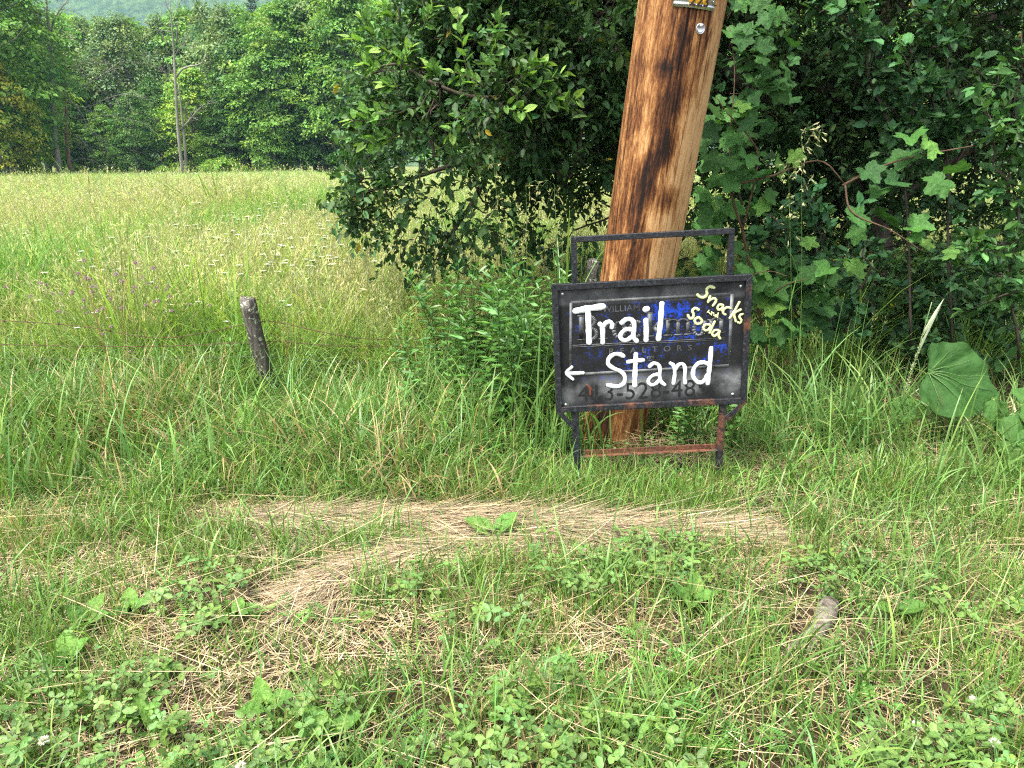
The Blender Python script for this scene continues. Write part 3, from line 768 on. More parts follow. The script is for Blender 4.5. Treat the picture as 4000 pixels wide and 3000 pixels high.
g.add(VV, np.stack([i + j, i + k, i + 28 + k, i + 28 + j], -1).reshape(-1, 4)); g.build('disc', M['alu'], disc)
g = Geo()
for q in range(16):
    an = math.pi * (1.05 + .9 * q / 15); c = p + (math.cos(an) * xx_ + math.sin(an) * zz_) * R_ * .66 + nrm * .0045
    t_ = -math.sin(an) * xx_ + math.cos(an) * zz_; b_ = math.cos(an) * xx_ + math.sin(an) * zz_
    s_ = R_ * .09; VV = np.array([c + sa * t_ * s_ * .6 + sb * b_ * s_ + nrm * h * .0006 for h in (-1, 1) for sb in (-1, 1) for sa in (-1, 1)])
    g.add(VV, [[0, 2, 3, 1], [4, 5, 7, 6], [0, 1, 5, 4], [2, 6, 7, 3], [0, 4, 6, 2], [1, 3, 7, 5]])
g.build('stamped_mark', M['nail'], disc)
g = Geo(); pn = p + zz_ * R_ * .55
prof = [(1.0, .004), (1.0, .0075), (.6, .0095), (0, .010)]
VV = np.concatenate([pn + ring * R_ * .32 * f + nrm * h for f, h in prof]); i = np.arange(3)[:, None] * 28
g.add(VV, np.stack([i + j, i + k, i + 28 + k, i + 28 + j], -1).reshape(-1, 4)); g.build('nail', M['nail'], disc, True)

# ------------------------------------------------------------------ painted roadside sign
# the sign stands upright in a plane facing the road; pixels on it become points of that plane
SIGN_Y = G(2250, 1885)[1]
ROLL = math.radians(3.05)
corner = {k_: P(*v, SIGN_Y) for k_, v in dict(TL=(2156.4, 1110), TR=(2939, 1068.9), BL=(2169.6, 1611.4), BR=(2910.4, 1569.6)).items()}
sc_ = sum(corner.values()) / 4
SX = np.array([math.cos(ROLL), 0, math.sin(ROLL)]); SZ = np.array([-math.sin(ROLL), 0, math.cos(ROLL)]); SN = np.array([0, -1.0, 0])
def s2(px, py):                              # photo pixel -> sign (x, z)
    q = P(px, py, SIGN_Y) - sc_; return np.array([np.dot(q, SX), np.dot(q, SZ)])
def z2(u, v): return s2(2150 + u * 800 / 2212, 1050 + v * 570 / 1576)      # close-up pixel -> sign (x, z)
HW = (np.linalg.norm(corner['TR'] - corner['TL']) + np.linalg.norm(corner['BR'] - corner['BL'])) / 4
HH = (np.linalg.norm(corner['TL'] - corner['BL']) + np.linalg.norm(corner['TR'] - corner['BR'])) / 4
print('sign half size', HW, HH, 'Y', SIGN_Y)
sign = empty('painted_sign', tuple(sc_), 'black metal-framed sign hand-painted Trail Stand, Snacks and Soda, before the leaning pole', 'sign')
sign.rotation_euler = (0, -ROLL, 0)          # local x = SX, z = SZ, y = away from the road
def spart(name, me, parent=None):
    o = bpy.data.objects.new(name, me); COL.objects.link(o); o.parent = parent or sign; return o
def iron(name, polys, parent=None, rust=0.0, depth=None):
    """prisms from (x, z) polygons, each (poly, y0, y1); bevelled a little"""
    bm = bmesh.new()
    for poly, y0, y1 in polys:
        n = len(poly)
        A = [bm.verts.new((p[0], y0, p[1])) for p in poly]; B = [bm.verts.new((p[0], y1, p[1])) for p in poly]
        bm.faces.new(A); bm.faces.new(B[::-1])
        for q in range(n): bm.faces.new((A[q], B[q], B[(q + 1) % n], A[(q + 1) % n]))
    bmesh.ops.recalc_face_normals(bm, faces=bm.faces)
    bmesh.ops.bevel(bm, geom=list(bm.edges), offset=.0020, segments=1, affect='EDGES', clamp_overlap=True)
    bmesh.ops.subdivide_edges(bm, edges=[e for e in bm.edges if e.calc_length() > .12], cuts=6, use_grid_fill=True)
    for v in bm.verts: v.co += Vector((random.gauss(0, .0004), random.gauss(0, .0004), random.gauss(0, .0004)))
    me = bpy.data.meshes.new(name); bm.to_mesh(me); bm.free(); me.materials.append(M['iron'])
    a = me.attributes.new('rust', 'FLOAT', 'POINT'); co = np.zeros(len(me.vertices) * 3, np.float32); me.vertices.foreach_get('co', co); co = co.reshape(-1, 3)
    a.data.foreach_set('value', (np.full(len(co), 0.0) + (rust(co[:, 0], co[:, 2]) if callable(rust) else rust)).astype(np.float32))
    return spart(name, me, parent)
FWD = .029                                   # visible width of the angle iron
o4 = [(-HW, HH), (HW, HH), (HW, -HH), (-HW, -HH)]; i4 = [(-HW + FWD, HH - FWD), (HW - FWD, HH - FWD), (HW - FWD, -HH + FWD), (-HW + FWD, -HH + FWD)]
gap = .0006
for k, (nm, rs) in enumerate((('rail', -.06), ('stile', .06), ('rail', .16), ('stile', .0))):
    a_, b_ = o4[k], o4[(k + 1) % 4]; c_, d_ = i4[(k + 1) % 4], i4[k]
    e = np.array([(b_[0] - a_[0]), (b_[1] - a_[1])]); e = e / np.linalg.norm(e) * gap
    poly = [(a_[0] + e[0], a_[1] + e[1]), (b_[0] - e[0], b_[1] - e[1]), (c_[0] - e[0], c_[1] - e[1]), (d_[0] + e[0], d_[1] + e[1])]
    iron(nm, [(poly, -.019, .012)], rust=rs)
pw, ph = HW - FWD + .004, HH - FWD + .004
bm = bmesh.new(); bmesh.ops.create_cube(bm, size=1.0); bmesh.ops.scale(bm, vec=(2 * pw, .006, 2 * ph), verts=bm.verts)
me = bpy.data.meshes.new('panel'); bm.to_mesh(me); bm.free(); me.materials.append(M['panel'])
panel = spart('panel', me); panel.location = (0, .003, 0); PF = -.0          # panel front plane y = 0
# handle, legs, braces and foot bar, read off the photograph on the sign's plane
def q1(u, v): return tuple(s2(2100 + u * 900 / 1357, 850 + v * 1100 / 1659))
hl, hr = q1(195, 112), q1(1158, 65); bl, br_ = q1(190, 385), q1(1152, 332)
w = .026
iron('handle_post', [([(hl[0], bl[1] + .0), (hl[0], hl[1] - w - .0006), (hl[0] + w, hl[1] - w - .0006), (hl[0] + w, bl[1])], -.015, .009)], rust=-.1)
iron('handle_post', [([(hr[0] - w, HH + .001), (hr[0] - w, hl[1] - w - .0006), (hr[0], hl[1] - w - .0006), (hr[0], HH + .001)], -.015, .009)], rust=-.1)
iron('handle_bar', [([(hl[0], hl[1] - w), (hl[0], hl[1]), (hr[0], hl[1]), (hr[0], hl[1] - w)], -.016, .010)], rust=-.12)
lx, rx = q1(207, 1300)[0], q1(1060, 1300)[0]; lw = q1(245, 1300)[0] - lx
zb_l, zb_r = q1(225, 1570)[1] - .10, q1(1078, 1560)[1] - .10
legr = lambda x, z: np.clip((-z - .45) * 1.1, -.1, .35)
iron('leg', [([(lx, -HH - .001), (lx + lw, -HH - .001), (lx + lw, zb_l), (lx, zb_l)], -.012, .014)], rust=legr)
z_ = lambda v: q1(1078, v)[1]; xo = lambda v: q1(v, 1300)[0]
iron('leg', [([(xo(1066), -HH - .001), (xo(1104), -HH - .001), (xo(1095), z_(1300)), (xo(1090), z_(1440)), (xo(1100), zb_r), (xo(1064), zb_r), (xo(1053), z_(1440)), (xo(1058), z_(1300))], -.012, .014)], rust=.22)
a_, b_ = q1(150, 1152), q1(236, 1215); c_, d_ = q1(212, 1243), q1(107, 1152)
iron('brace', [([(-HW + .004, -HH - .0015), (-HW + .034, -HH - .0015), (lx + .010, b_[1] - .000), (lx + .010, b_[1] - .034)], -.0180, -.0125)], rust=.05)
iron('brace', [([(HW - .006, -HH - .0015), (HW - .036, -HH - .0015), (xo(1090), q1(1090, 1165)[1]), (xo(1112), q1(1112, 1200)[1])], -.0180, -.0125)], rust=.2)
zc = (q1(650, 1350)[1] + q1(650, 1398)[1]) / 2
iron('foot_bar', [([(lx + lw + .0005, zc - .012), (xo(1056), zc - .012), (xo(1056), zc - .008), (lx + lw + .0005, zc - .008)], -.018, .012),
                  ([(lx + lw + .0005, zc - .0075), (xo(1056), zc - .0075), (xo(1056), zc + .017), (lx + lw + .0005, zc + .017)], .008, .012)], rust=.3)
# thick brush strokes
def stroke_geo(g, pts, width, h=.0028, nper=9):
    p = np.array([z2(*q) for q in pts]); wd = .92 * width * 800 / 2212 * mpp(2550, 1340, SIGN_Y)
    L = np.linalg.norm(np.diff(p, axis=0), axis=1).sum(); n = max(5, int(L / .008))
    s = smooth_path(p, n)
    tan = unit(np.gradient(s, axis=0)); nor = np.stack([-tan[:, 1], tan[:, 0]], -1)
    hw = wd / 2 * (1 + .07 * np.sin(np.arange(n) * .9 + len(pts)) + .03 * rng.normal(size=n))
    k = 4                                     # rounded ends
    e0 = [s[0] - tan[0] * hw[0] * math.cos(a) for a in np.linspace(0, math.pi / 2, k, endpoint=False)]
    e1 = [s[-1] + tan[-1] * hw[-1] * math.sin(a) for a in np.linspace(0, math.pi / 2, k + 1)[1:]]
    f0 = [max(.05, math.sin(a)) for a in np.linspace(0, math.pi / 2, k, endpoint=False)]; f1 = [max(.05, math.cos(a)) for a in np.linspace(0, math.pi / 2, k + 1)[1:]]
    S = np.vstack([e0, s, e1]); Nn = np.vstack([[nor[0]] * k, nor, [nor[-1]] * k]); Hh = np.concatenate([np.array(f0) * hw[0], hw, np.array(f1) * hw[-1]])
    prof = [(-1, 0), (-.9, .75), (-.4, 1), (.4, .92), (.9, .7), (1, 0)]
    V = np.stack([np.c_[S[:, 0] + Nn[:, 0] * Hh * a, np.full(len(S), -.0004) - h * b * np.minimum(1, Hh / hw.mean() + .2), S[:, 1] + Nn[:, 1] * Hh * a] for a, b in prof], 1)
    m = len(prof); i = np.arange(len(S) - 1)[:, None] * m; j = np.arange(m - 1)[None]
    g.add(V.reshape(-1, 3), np.stack([i + j, i + j + 1, i + m + j + 1, i + m + j], -1).reshape(-1, 4))
def letters(words, mat, h):
    for name, strokes in words:
        g = Geo()
        for q, (wd, pts) in enumerate(strokes): stroke_geo(g, pts, wd, h + .00025 * q)
        spart(name, g.mesh(name, M[mat], True), panel).location = (0, -.003, 0)
letters([
 ('painted_letter', [(74, [(272, 456), (420, 428), (568, 408)]), (68, [(405, 445), (412, 600), (418, 792)])]),
 ('painted_letter', [(56, [(536, 598), (562, 640), (566, 796)]), (50, [(562, 640), (598, 584), (645, 574), (668, 604), (664, 632)])]),
 ('painted_letter', [(54, [(772, 582), (820, 546), (872, 548), (904, 590), (903, 665), (896, 735), (932, 780)]), (50, [(884, 660), (828, 652), (778, 684), (754, 732), (784, 770), (832, 768), (884, 730)])]),
 ('painted_letter', [(60, [(1032, 558), (1036, 660), (1034, 768)]), (70, [(1030, 438), (1044, 433)])]),
 ('painted_letter', [(62, [(1204, 378), (1190, 580), (1168, 756)])]),
 ('painted_letter', [(50, [(788, 942), (740, 922), (682, 926), (630, 972), (626, 1030), (680, 1074), (760, 1110), (803, 1160), (798, 1228), (752, 1264), (690, 1270), (620, 1256)])]),
 ('painted_letter', [(58, [(924, 924), (920, 1010), (914, 1150), (912, 1258)]), (48, [(840, 1006), (930, 992), (1000, 986)])]),
 ('painted_letter', [(44, [(1074, 1052), (1112, 1022), (1160, 1032), (1184, 1082), (1180, 1160), (1196, 1220), (1234, 1252)]), (42, [(1176, 1142), (1122, 1146), (1072, 1180), (1058, 1226), (1096, 1256), (1150, 1232), (1180, 1192)])]),
 ('painted_letter', [(44, [(1296, 1020), (1332, 1050), (1344, 1130), (1330, 1236)]), (44, [(1346, 1092), (1388, 1034), (1434, 1032), (1456, 1090), (1450, 1180), (1456, 1230)])]),
 ('painted_letter', [(50, [(1712, 1034), (1660, 1012), (1592, 1026), (1546, 1090), (1546, 1168), (1592, 1224), (1650, 1218), (1694, 1152)]), (54, [(1736, 858), (1726, 1000), (1712, 1130), (1700, 1236)])]),
 ('painted_arrow', [(42, [(190, 1128), (270, 1128), (352, 1124)]), (36, [(230, 1062), (172, 1126), (244, 1194)])]),
], 'white_paint', .0030)
letters([
 ('painted_letter', [(34, [(1764, 204), (1722, 190), (1686, 224), (1692, 274), (1656, 310), (1612, 302), (1590, 282)])]),
 ('painted_letter', [(30, [(1724, 302), (1704, 358)]), (30, [(1712, 344), (1764, 318), (1790, 346), (1756, 398)])]),
 ('painted_letter', [(28, [(1862, 392), (1824, 388), (1804, 420), (1816, 446), (1852, 428), (1866, 398), (1852, 452)])]),
 ('painted_letter', [(28, [(1944, 426), (1910, 416), (1872, 440), (1864, 480), (1890, 494)])]),
 ('painted_letter', [(30, [(2040, 362), (1986, 462), (1938, 532)]), (28, [(2054, 442), (1986, 484), (2002, 566)])]),
 ('painted_letter', [(27, [(2076, 490), (2042, 504), (2046, 532), (2066, 556), (2050, 588), (2026, 580)])]),
 ('painted_letter', [(33, [(1598, 442), (1564, 426), (1532, 452), (1548, 492), (1538, 530), (1504, 536), (1486, 502)])]),
 ('painted_letter', [(30, [(1602, 524), (1560, 545), (1570, 590), (1612, 594), (1640, 562), (1604, 526)])]),
 ('painted_letter', [(29, [(1722, 608), (1682, 600), (1652, 630), (1666, 664), (1704, 660), (1730, 626)]), (29, [(1774, 572), (1742, 640), (1722, 688)])]),
 ('painted_letter', [(28, [(1812, 664), (1772, 664), (1746, 704), (1770, 728), (1806, 700), (1830, 664), (1816, 720), (1832, 752)])]),
 ('painted_letter', [(14, [(1712, 450), (1692, 466), (1706, 480), (1722, 462), (1716, 482), (1730, 490)])]),
 ('painted_letter', [(14, [(1742, 466), (1740, 500)]), (14, [(1742, 478), (1762, 476), (1766, 506)])]),
 ('painted_letter', [(14, [(1796, 496), (1776, 506), (1784, 522), (1802, 506)]), (14, [(1812, 478), (1804, 526)])]),
], 'lime_paint', .0036)
# faded print under the black paint
def print_text(name, txt, uv0, uv1, height_px, mat, bold=0.0, spacing=1.0, y=-.0004):
    a_, b_ = z2(*uv0), z2(*uv1); wid = np.linalg.norm(b_ - a_); ang = math.atan2(b_[1] - a_[1], b_[0] - a_[0])
    me, co = text_mesh(txt, .1, .0004, 0.0, spacing)
    co[:, :2] -= co[:, :2].min(0); ext = co[:, :2].max(0)
    hgt = height_px * 800 / 2212 * mpp(2550, 1340, SIGN_Y)
    x, z = co[:, 0] * wid / ext[0], co[:, 1] * hgt / ext[1]
    W = np.c_[a_[0] + x * math.cos(ang) - z * math.sin(ang), np.where(co[:, 2] > 0, y - .0003, y + .0003), a_[1] + x * math.sin(ang) + z * math.cos(ang)]
    me.vertices.foreach_set('co', W.astype(np.float32).ravel()); me.materials.clear(); me.materials.append(M[mat])
    spart(name, me, panel).location = (0, -.003, 0)
print_text('faded_word', 'WILLIAM', (560, 470), (962, 450), 68, 'ghost', spacing=1.05)
print_text('faded_word', 'R E A L T O R S', (636, 922), (1526, 880), 62, 'ghost', spacing=1.3)
print_text('faded_number', '413-528-485', (300, 1438), (1690, 1368), 192, 'digit', spacing=1.05)
print_text('faded_mark', 'R', (1062, 985), (1098, 983), 34, 'ghost')
def sbar(g, a_, b_, wpx, y=-.0004):
    a_, b_ = z2(*a_), z2(*b_); t_ = unit(b_ - a_); n_ = np.array([-t_[1], t_[0]]) * wpx * 800 / 2212 * mpp(2550, 1340, SIGN_Y) / 2
    V = [(*(p[:1]), yy, p[1]) for yy in (y + .0004, y - .0003) for p in (a_ - n_, b_ - n_, b_ + n_, a_ + n_)]
    g.add(np.array(V), [[0, 1, 2, 3], [7, 6, 5, 4], [0, 4, 5, 1], [1, 5, 6, 2], [2, 6, 7, 3], [3, 7, 4, 0]])
def sname(name, bars, mat, y=-.0004):
    g = Geo()
    for q, (a_, b_, w_) in enumerate(bars): sbar(g, a_, b_, w_, y - .00005 * q)
    spart(name, g.mesh(name, M[mat]), panel).location = (0, -.003, 0)
sname('faded_border', [((228, 366), (1958, 274), 34), ((1962, 274), (1930, 1046), 34), ((1926, 1046), (222, 1146), 34), ((216, 1146), (222, 366), 30)], 'ghost_line')
sname('faded_rule', [((240, 828), (1880, 748), 8), ((242, 846), (1880, 766), 5)], 'ghost_line')
sname('faded_mark', [((1050, 948), (1108, 945), 6), ((1108, 945), (1110, 990), 6), ((1110, 992), (1052, 995), 6), ((1050, 995), (1048, 948), 6)], 'ghost')
# faded slab-serif word: stems and bowls as strokes
def serif_word():
    base = lambda u: 778 - (u - 280) * .052
    def ltr(parts):
        g = Geo(); 
        for q, (kind, a_, b_, w_) in enumerate(parts): sbar(g, a_, b_, w_, -.0002 - .00004 * q)
        spart('faded_letter', g.mesh('faded_letter', M['ghost']), panel).location = (0, -.003, 0)
    def bowl(cx, cy, rx_, ry_, w_, a0=0, a1=360, n=14):
        an = np.radians(np.linspace(a0, a1, n + 1)); return [('b', (cx + rx_ * math.cos(an[q]), cy - ry_ * math.sin(an[q])), (cx + rx_ * math.cos(an[q + 1]), cy - ry_ * math.sin(an[q + 1])), w_ * (.55 + .45 * abs(math.cos((an[q] + an[q + 1]) / 2)))) for q in range(n)]
    def stem(u, top, w_=52, serif=True):
        b = base(u); s = [('s', (u, b), (u, top), w_)]
        if serif: s += [('s', (u - 48, b - 6), (u + 48, b - 11), 14), ('s', (u - 46, top + 7), (u + 20, top + 4), 14)]
        return s
    ltr(stem(335, 505) + bowl(400, 575, 78, 64, 46, -90, 90) + bowl(410, 705, 88, 66, 46, -90, 90))
    ltr(stem(570, 590) + bowl(640, 640, 45, 36, 34, 40, 170))
    ltr(bowl(745, 662, 60, 84, 46)); ltr(bowl(930, 650, 62, 84, 44, 50, 310)); 
    ltr(stem(1075, 470) + [('s', (1110, 640), (1190, 560), 26), ('s', (1120, 635), (1200, 720), 38)])
    ltr(stem(1270, 540, 44) + stem(1380, 560, 44) + stem(1490, 555, 44) + bowl(1325, 580, 48, 30, 30, 10, 170) + bowl(1435, 575, 48, 30, 30, 10, 170))
    ltr(bowl(1600, 650, 52, 70, 40) + stem(1665, 560, 40, False)); ltr(stem(1740, 545, 42) + stem(1845, 545, 42) + bowl(1795, 565, 48, 32, 30, 10, 170))
serif_word()
g = Geo(); stroke_geo(g, [(396, 1258), (425, 1300), (432, 1360)], 22, .0016); stroke_geo(g, [(398, 1260), (440, 1290), (430, 1330)], 16, .0014)
spart('red_smear', g.mesh('red_smear', M['red_smear'], True), panel).location = (0, -.003, 0)
for u, v in ((130, 270), (2055, 186), (165, 1465), (1968, 1352)):
    c = z2(u, v); g = Geo(); a_ = np.linspace(0, 2 * math.pi, 12, endpoint=False); R_ = .0062
    VV = np.concatenate([np.c_[c[0] + np.cos(a_) * R_ * f, np.full(12, y), c[1] + np.sin(a_) * R_ * f] for f, y in ((1, 0), (1, -.002), (.6, -.0036), (.01, -.0038))])
    i = np.arange(3)[:, None] * 12; j = np.arange(12)[None]; k = (j + 1) % 12
    g.add(VV, np.stack([i + j, i + 12 + j, i + 12 + k, i + k], -1).reshape(-1, 4)); spart('rivet', g.mesh('rivet', M['nail'], True), panel).location = (0, -.003, 0)

# ------------------------------------------------------------------ fence posts and wires
def rough_post(name, label, pxb, pxt, Y, r0, r1, seed):
    r = np.random.default_rng(seed); b_, t_ = P(*pxb, Y), P(*pxt, Y - .12)
    d = unit(t_ - b_); b_ = b_ - d * (b_[2] + .15) / d[2]
    root = empty(name, (float(b_[0]), float(b_[1]), 0), label, 'fence post', 'old wooden fence posts')
    n, s = 14, 22; an = np.arange(s) * 2 * math.pi / s
    e1 = unit(np.cross(d, [0, 1, 0])); e2 = np.cross(d, e1)
    groove = 1 + .10 * np.sin(3 * an + 1) + .07 * np.sin(7 * an) - .16 * np.exp(-((an - 4.4) / .14) ** 2) - .13 * np.exp(-((an - 5.2) / .12) ** 2)
    V = []
    for q in range(n):
        t = q / (n - 1); c = b_ + (t_ - b_) * t + np.array([.008 * math.sin(t * 5), 0, 0])
        V.append(c + (r0 + (r1 - r0) * t) * (groove + r.normal(0, .02, s))[:, None] * (np.cos(an)[:, None] * e1 + np.sin(an)[:, None] * e2) + d * (r.normal(0, .007, s)[:, None] if q == n - 1 else 0))
    V.append([t_ + d * .004]); V = np.concatenate(V)
    i = np.arange(n - 1)[:, None] * s; j = np.arange(s)[None]; k = (j + 1) % s
    T = np.stack([np.full(s, n * s), (n - 1) * s + np.arange(s), (n - 1) * s + (np.arange(s) + 1) % s], -1)
    link('post', np_mesh('post', V, np.stack([i + j, i + k, i + s + k, i + s + j], -1).reshape(-1, 4), T, mat=M['post']), root); return b_, t_, root
FY = 4.45
fp_b, fp_t, fp = rough_post('fence_post', 'short weathered grey fence post with lichen leaning in long grass', (1046, 1500), (973, 1166), FY, .047, .044, 3)
rough_post('fence_post', 'grey fence post mostly hidden just behind the leaning pole', (2312, 1300), (2322, 1015), 5.1, .042, .04, 4)
def wire(label, path, rad, mat, barbs):
    pts = smooth_path(np.array([P(a, b, y) for a, b, y in path]), 70)
    root = empty('fence_wire', tuple(pts[0]), label, 'wire'); g = Geo()
    if barbs:
        u = np.linspace(0, 140, 70)
        for ph_ in (0, math.pi):
            off = np.stack([0 * u, np.cos(u + ph_), np.sin(u + ph_)], -1) * rad * .8; g.add(*tube(pts + off, rad * .75, 5))
    else: g.add(*tube(pts, rad, 5))
    g.build('strand', M[mat], root, True)
    if barbs:
        for q in range(3, 68, 5):
            b = Geo(); c = pts[q]
            for s_ in range(2):
                d_ = unit(rng.normal(0, 1, 3)) * .018; d_[0] *= .4; b.add(*tube([c - d_, c + d_], [.0012, .0012], 4))
            an = np.linspace(0, 9, 14); b.add(*tube(np.stack([c[0] + (an - 4.5) * .0012, c[1] + np.cos(an) * rad * 2, c[2] + np.sin(an) * rad * 2], -1), .0013, 4)); b.build('barb', M[mat], root)
post_px = lambda t: (973 + (1046 - 973) * t, 1166 + (1500 - 1166) * t)
wire('rusty barbed wire sagging across the meadow edge, uppermost on the short post', [(-500, 1235, 4.3), (0, 1252, 4.35), (320, 1275, 4.4), (640, 1320, 4.42), (990, 1262, FY - .06), (1080, 1258, FY), (1300, 1305, 4.5), (1500, 1325, 4.6), (1900, 1300, 4.75), (2312, 1180, 4.84)], .0022, 'wire', True)
wire('lower rusty barbed wire strung through the grass past the short post', [(-500, 1330, 4.3), (0, 1345, 4.35), (300, 1352, 4.4), (640, 1352, 4.42), (1005, 1336, FY - .06), (1100, 1335, FY), (1300, 1350, 4.5), (1500, 1352, 4.6), (1900, 1350, 4.75), (2312, 1270, 4.84)], .0020, 'wire', True)
wire('thin bare grey wire low down on the short post', [(-500, 1400, 4.3), (300, 1402, 4.38), (640, 1400, 4.42), (1015, 1393, FY - .07), (1300, 1410, 4.5), (1900, 1420, 4.75), (2312, 1340, 4.84)], .0010, 'thin_wire', False)

# ------------------------------------------------------------------ bleached stick in the grass
a_, b_ = G(3140, 2545, .0), G(3245, 2350, .025)
stick = empty('dead_branch', tuple(a_ * [1, 1, 0]), 'stubby bleached broken branch lying in the verge grass', 'branch')
g = Geo(); n = 16; t = np.linspace(0, 1, n); path = smooth_path([a_, a_ * .5 + b_ * .5 + [.012, 0, .006], b_], n)
rad = np.interp(t, [0, .1, .35, .42, .5, .8, .93, 1], [.016, .024, .029, .024, .032, .038, .034, .010]) * (1 + .05 * rng.normal(size=n))
g.add(*tube(path, rad, 14)); g.build('wood', M['drift'], stick, True)
g = Geo(); c, d_ = path[6], G(3060, 2560, .0); g.add(*tube(smooth_path([c, (c + d_) / 2 + [0, 0, .012], d_], 7), np.linspace(.022, .009, 7), 9)); g.build('side_branch', M['drift'], stick, True)
# ------------------------------------------------------------------ old apple tree spreading behind the pole
def leaf_mesh(name, tpl, col, mat='leaf_part'):
    V, Q, T = tpl; return np_mesh(name, V, Q, T, np.broadcast_to(np.asarray(col, float), (len(V), 3)), M[mat])
def leaf_obj(parent, me, pos, d, nrm, sc, name='leaf', off=None):
    d = unit(d); y = unit(np.cross(nrm, d)); z = np.cross(d, y)
    o = bpy.data.objects.new(name, me); COL.objects.link(o); o.parent = parent
    m = np.eye(4); m[:3, 0], m[:3, 1], m[:3, 2] = d * sc, y * sc, z * sc
    m[:3, 3] = np.asarray(pos) - (np.array(parent.location) if off is None else off)
    o.matrix_local = Matrix(m.tolist()); return o
def ovate(n=11, wmax=.27, tooth=.0, base=.1):
    t = np.linspace(0, 1, n); w = wmax * np.sin(math.pi * t ** .85) ** .8
    w[1:-1] += tooth * np.where(np.arange(n - 2) % 2, 1, -1)
    up = np.c_[t, w]; dn = np.c_[t, -w][::-1]
    return np.vstack([dn, up[1:]])
APPLE_T = outline_leaf(ovate(9, .29), cup=.18, droop=.12)
TOOTH_T = outline_leaf(ovate(13, .31, .03), cup=.2, droop=.14)
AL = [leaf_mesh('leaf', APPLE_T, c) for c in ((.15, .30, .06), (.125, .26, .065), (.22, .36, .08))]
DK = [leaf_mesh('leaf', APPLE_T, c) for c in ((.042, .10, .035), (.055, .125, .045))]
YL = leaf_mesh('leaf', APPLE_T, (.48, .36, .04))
TRX = P(3490, 1250, 6.2)
apple = empty('apple_tree', (TRX[0], 6.2, 0), 'broad old apple tree with low spreading boughs behind the leaning pole', 'tree')
r5 = np.random.default_rng(55)
bough = []
def add_bough(path, r0, r1, name='bough', n=14):
    pts = smooth_path(np.array([P(a, b, y) for a, b, y in path]), n); g = Geo()
    g.add(*tube(pts, np.linspace(r0, r1, n) * (1 + .08 * r5.normal(size=n)), 8)); g.build(name, M['bark'], apple, True); bough.append((pts, r1)); return pts
add_bough([(3570, 1420, 6.2), (3500, 1180, 6.2), (3420, 950, 6.3), (3330, 760, 6.3), (3280, 560, 6.3)], .17, .11, 'trunk', 16)
add_bough([(3300, 600, 6.3), (3050, 420, 6.4), (2760, 220, 6.3), (2420, 70, 6.0), (2330, 120, 5.8), (2200, 190, 5.6), (2060, 220, 5.4)], .10, .022)
add_bough([(3290, 570, 6.3), (3200, 330, 6.4), (2900, 60, 6.4), (2500, -200, 6.2), (2100, -350, 6.0), (1700, -300, 5.8)], .10, .03)
add_bough([(2560, 130, 6.1), (2440, 190, 5.8), (2330, 275, 5.6), (2300, 400, 5.4), (2270, 470, 5.3)], .045, .03)
add_bough([(2275, 450, 5.3), (2180, 425, 5.25), (2050, 385, 5.2), (1850, 380, 5.15), (1700, 330, 5.1), (1560, 250, 5.1)], .026, .009)
add_bough([(2272, 460, 5.3), (2265, 560, 5.28), (2240, 650, 5.26), (2230, 690, 5.25)], .017, .007, 'broken_bough')
add_bough([(2060, 220, 5.4), (1850, 110, 5.4), (1700, 0, 5.4), (1600, -150, 5.4)], .02, .01)
add_bough([(2500, 330, 5.9), (2250, 500, 5.7), (1950, 640, 5.6), (1840, 800, 5.5), (1760, 920, 5.4), (1710, 1020, 5.4)], .035, .008)
add_bough([(2150, 540, 5.7), (1850, 620, 5.6), (1600, 700, 5.5), (1420, 760, 5.5), (1370, 860, 5.5)], .022, .006)
add_bough([(3280, 560, 6.3), (3380, 300, 6.4), (3500, 0, 6.5), (3700, -350, 6.6)], .11, .04)
add_bough([(3380, 420, 6.4), (3620, 180, 6.5), (3900, 60, 6.6), (4300, 0, 6.6)], .07, .03)
add_bough([(3420, 900, 6.3), (3600, 700, 6.3), (3850, 560, 6.2), (4150, 480, 6.1)], .05, .02)
add_bough([(2700, 300, 6.3), (2560, 480, 6.2), (2450, 700, 6.2), (2380, 850, 6.2)], .04, .01)
# crown: leaf twigs through these lobes (pixel centre, distance, pixel radii, depth radius, twigs, droop)
LOBES = [(1900, 330, 5.45, 410, 300, .75, 1350, .15), (1650, 500, 5.5, 215, 170, .4, 420, .3), (2330, 330, 6.1, 400, 370, .9, 1350, .2), (2150, 60, 5.9, 560, 300, .9, 1300, .1),
         (1740, 840, 5.5, 300, 190, .35, 170, .7), (2230, 850, 5.95, 260, 200, .4, 170, .5), (1420, 740, 5.5, 80, 160, .2, 80, .6), (2080, 620, 5.7, 430, 110, .45, 360, .4),
         (3300, 120, 6.5, 900, 420, 1.0, 2300, .2), (3750, 600, 6.2, 480, 420, .7, 1500, .3), (2950, 500, 6.6, 520, 380, .8, 1150, .2), (3850, 1080, 5.9, 330, 260, .5, 620, .4), (3000, 900, 6.4, 420, 190, .5, 420, .4), (3700, 950, 7.0, 700, 330, .5, 1300, .3), (3500, 1180, 5.7, 380, 190, .35, 500, .3),
         (2300, -420, 6.1, 950, 330, 1.5, 1500, .1), (3400, -400, 6.4, 1100, 350, 1.7, 1800, .1), (3000, -850, 6.3, 1300, 330, 1.5, 1200, .0), (3300, 0, 8.2, 1200, 620, .9, 1400, .2)]
CR = Geo(); TW = Geo(); cand = []
